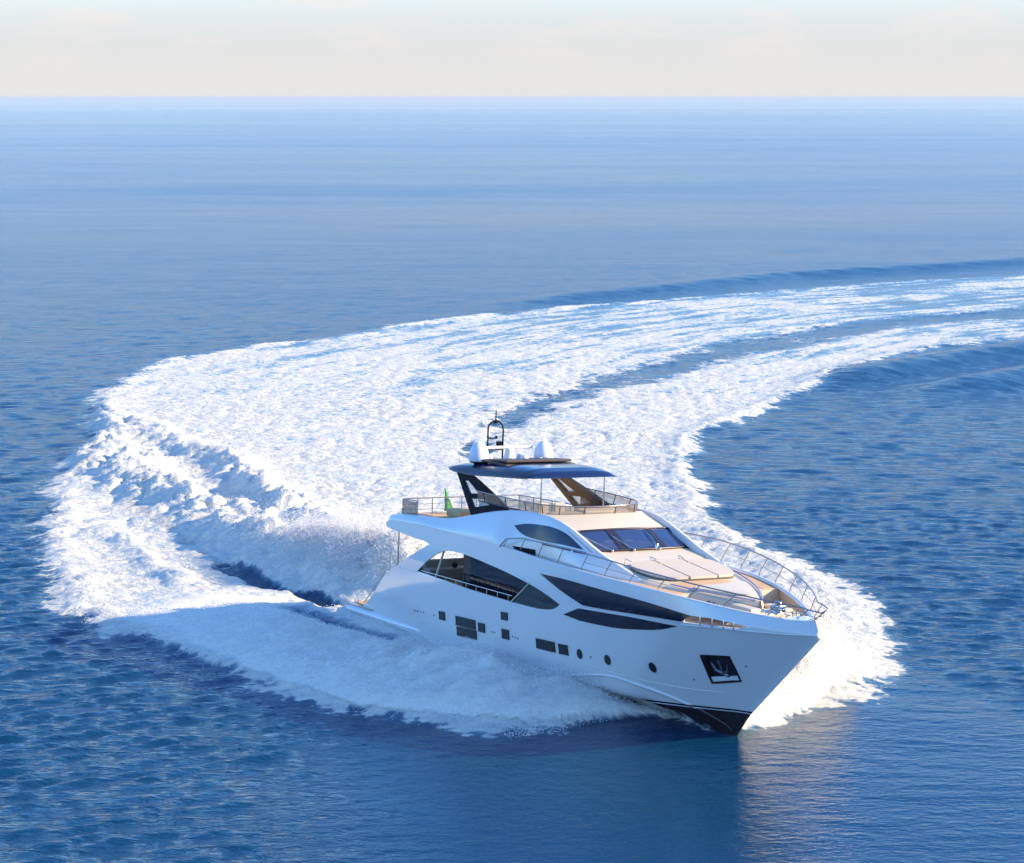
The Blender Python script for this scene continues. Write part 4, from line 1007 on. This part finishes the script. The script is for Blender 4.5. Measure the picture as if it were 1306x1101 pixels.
    mr = n.new('ShaderNodeMapRange'); mr.interpolation_type = 'SMOOTHSTEP'; mr.inputs['From Min'].default_value = -.10; mr.inputs['From Max'].default_value = .32; l.new(cov, mr.inputs[0])
    fac = M('MAXIMUM', M('MULTIPLY', mr.outputs[0], M('ADD', .12, M('MULTIPLY', fn1, 1.42)), clamp=True), M('MULTIPLY', sp, M('ADD', .72, M('MULTIPLY', fn1, .5))), clamp=True)
    bf = n.new('ShaderNodeBump'); bf.inputs['Strength'].default_value = 1.0; bf.inputs['Distance'].default_value = 1.0
    calm_ = M('SUBTRACT', 1.0, M('MULTIPLY', sp, .82))
    fh_ = M('MULTIPLY', M('ADD', M('MULTIPLY', fn1, .34), M('ADD', M('MULTIPLY', fn2, .13), M('MULTIPLY', lace, .04))), calm_)
    l.new(fh_, bf.inputs['Height']); l.new(bf.outputs[0], f_.inputs['Normal'])
    ms = n.new('ShaderNodeMixShader'); l.new(fac, ms.inputs[0]); l.new(w_.outputs[0], ms.inputs[1]); l.new(f_.outputs[0], ms.inputs[2])
    l.new(ms.outputs[0], o.inputs[0]); return m
SEA = sea_mat()
# split into open sea and churned wake (two objects that share a border)
isf = FO[Q].max(1) > .03
attrs = {'lee': LEE, 'foam': FO, 'aeration': AE, 'spray': SP}
def sub(Fs, name):
    u, inv = np.unique(Fs, return_inverse=True)
    return quick_mesh(name, VV[u], inv.reshape(Fs.shape), SEA, {k: v[u] for k, v in attrs.items()})
sea = sub(Q[~isf], 'sea'); setp(sea, 'deep blue rippled open sea reaching the horizon', 'sea', kind='structure')
wake = sub(Q[isf], 'wake_foam'); setp(wake, 'white churned foam of the curved wake trailing behind the yacht', 'foam', kind='stuff')

# ------------------------------------------------------------ airborne spray: small drops thrown up over the foam
def drops(name, P, size, label):
    n_ = len(P); base = np.array([(1, 1, 1), (-1, -1, 1), (-1, 1, -1), (1, -1, -1)], float) / 1.7
    q = rng.normal(size=(n_, 4)); q /= np.linalg.norm(q, axis=1, keepdims=True)
    w0, x0, y0, z0 = q.T
    Rm = np.stack([1 - 2 * (y0 ** 2 + z0 ** 2), 2 * (x0 * y0 - z0 * w0), 2 * (x0 * z0 + y0 * w0), 2 * (x0 * y0 + z0 * w0), 1 - 2 * (x0 ** 2 + z0 ** 2), 2 * (y0 * z0 - x0 * w0), 2 * (x0 * z0 - y0 * w0), 2 * (y0 * z0 + x0 * w0), 1 - 2 * (x0 ** 2 + y0 ** 2)], -1).reshape(-1, 3, 3)
    V = np.einsum('nij,kj->nki', Rm, base) * size[:, None, None] + P[:, None, :]
    F = (np.arange(n_)[:, None, None] * 4 + np.array([(0, 1, 2), (0, 3, 1), (0, 2, 3), (1, 3, 2)])[None]).reshape(-1, 3)
    o = quick_mesh(name, V.reshape(-1, 3), F, DROP, smooth=True); setp(o, label, 'spray', kind='stuff'); return o
DROP = mat('spray_drops', (.9, .9, .9), .6, spec=.3)
b_ = DROP.node_tree.nodes['Principled BSDF']
def surf(x, y):
    z, f, a, h, p = fields(x, y); return z * (1 - h), f, p
def scatter(nc, x0, x1, y0, y1, wfun, hfun):
    x = rng.uniform(x0, x1, nc); y = rng.uniform(y0, y1, nc); z, f, p = surf(x, y)
    s, n = sn(x, y); w_ = wfun(x, y, z, f, p, s, n); k = rng.uniform(size=nc) < w_
    x, y, z, s, n = x[k], y[k], z[k], s[k], n[k]; e = np.minimum(rng.exponential(1, k.sum()), 2.6) * hfun(x, y, z, s, n)
    return np.column_stack([x, y, z + e - .03])
# starboard bow
P = scatter(420000, -20, 8, 80, 104, lambda x, y, z, f, p, s, n: ((n > -.3) & (s > 3.2) & (s < 33)) * (np.clip(z / .9, 0, 1) ** 1.0 * .55 + .4 * np.exp(-((s - 5) / 2.2) ** 2) * (n < 7) * (n > .1)) * (f > .15), lambda x, y, z, s, n: .05 + .16 * np.exp(-((s - 7) / 5) ** 2))
drops('bow_spray', P, rng.uniform(.012, .035, len(P)), 'soft sheet of white spray in the shade beside the yacht\'s near side')
# port bow
P = scatter(380000, 8, 24, 82, 104, lambda x, y, z, f, p, s, n: ((-n > .2) & (s > .2) & (s < 20)) * p * np.clip(z / 1.0, .1, 1), lambda x, y, z, s, n: .14 + .30 * np.exp(-((s - 3) / 4) ** 2))
drops('bow_spray', P, rng.uniform(.014, .042, len(P)), 'bright sunlit cloud of spray beyond the yacht\'s bow')
# stern plume and ridge
P = scatter(500000, -34, -2, 104, 172, lambda x, y, z, f, p, s, n: np.clip((z - .45) / 1.4, 0, 1) * .8, lambda x, y, z, s, n: .06 + .26 * np.exp(-(np.hypot(x + 8, y - 111) / 5) ** 2))
Pm = scatter(420000, -18, 0, 102, 124, lambda x, y, z, f, p, s, n: np.clip((z - .5) / 1.0, 0, 1) * np.exp(-((x + 7.5) ** 2 + (y - 110.5) ** 2) / 40), lambda x, y, z, s, n: .42 + 0 * x)
P = np.vstack([P, Pm])
drops('stern_spray', P, rng.uniform(.012, .032, len(P)), 'tall white plume of churned spray behind the yacht\'s stern')

# ------------------------------------------------------------ sea haze that pales the far water
hm = bpy.data.materials.new('haze'); hm.use_nodes = True; n_, l_ = nodes(hm.node_tree); n_.clear()
ho = n_.new('ShaderNodeOutputMaterial'); pv = n_.new('ShaderNodeVolumePrincipled')
pv.inputs['Color'].default_value = (.70, .78, .88, 1); pv.inputs['Density'].default_value = 4.5e-5; pv.inputs['Anisotropy'].default_value = 0.0
l_.new(pv.outputs[0], ho.inputs['Volume'])
b = MB(); b.box((0, 0, 12.0), (150000, 150000, 30.0)); hz_o = b.build('haze', hm); setp(hz_o, 'thin pale haze over the far sea', 'haze', kind='stuff')
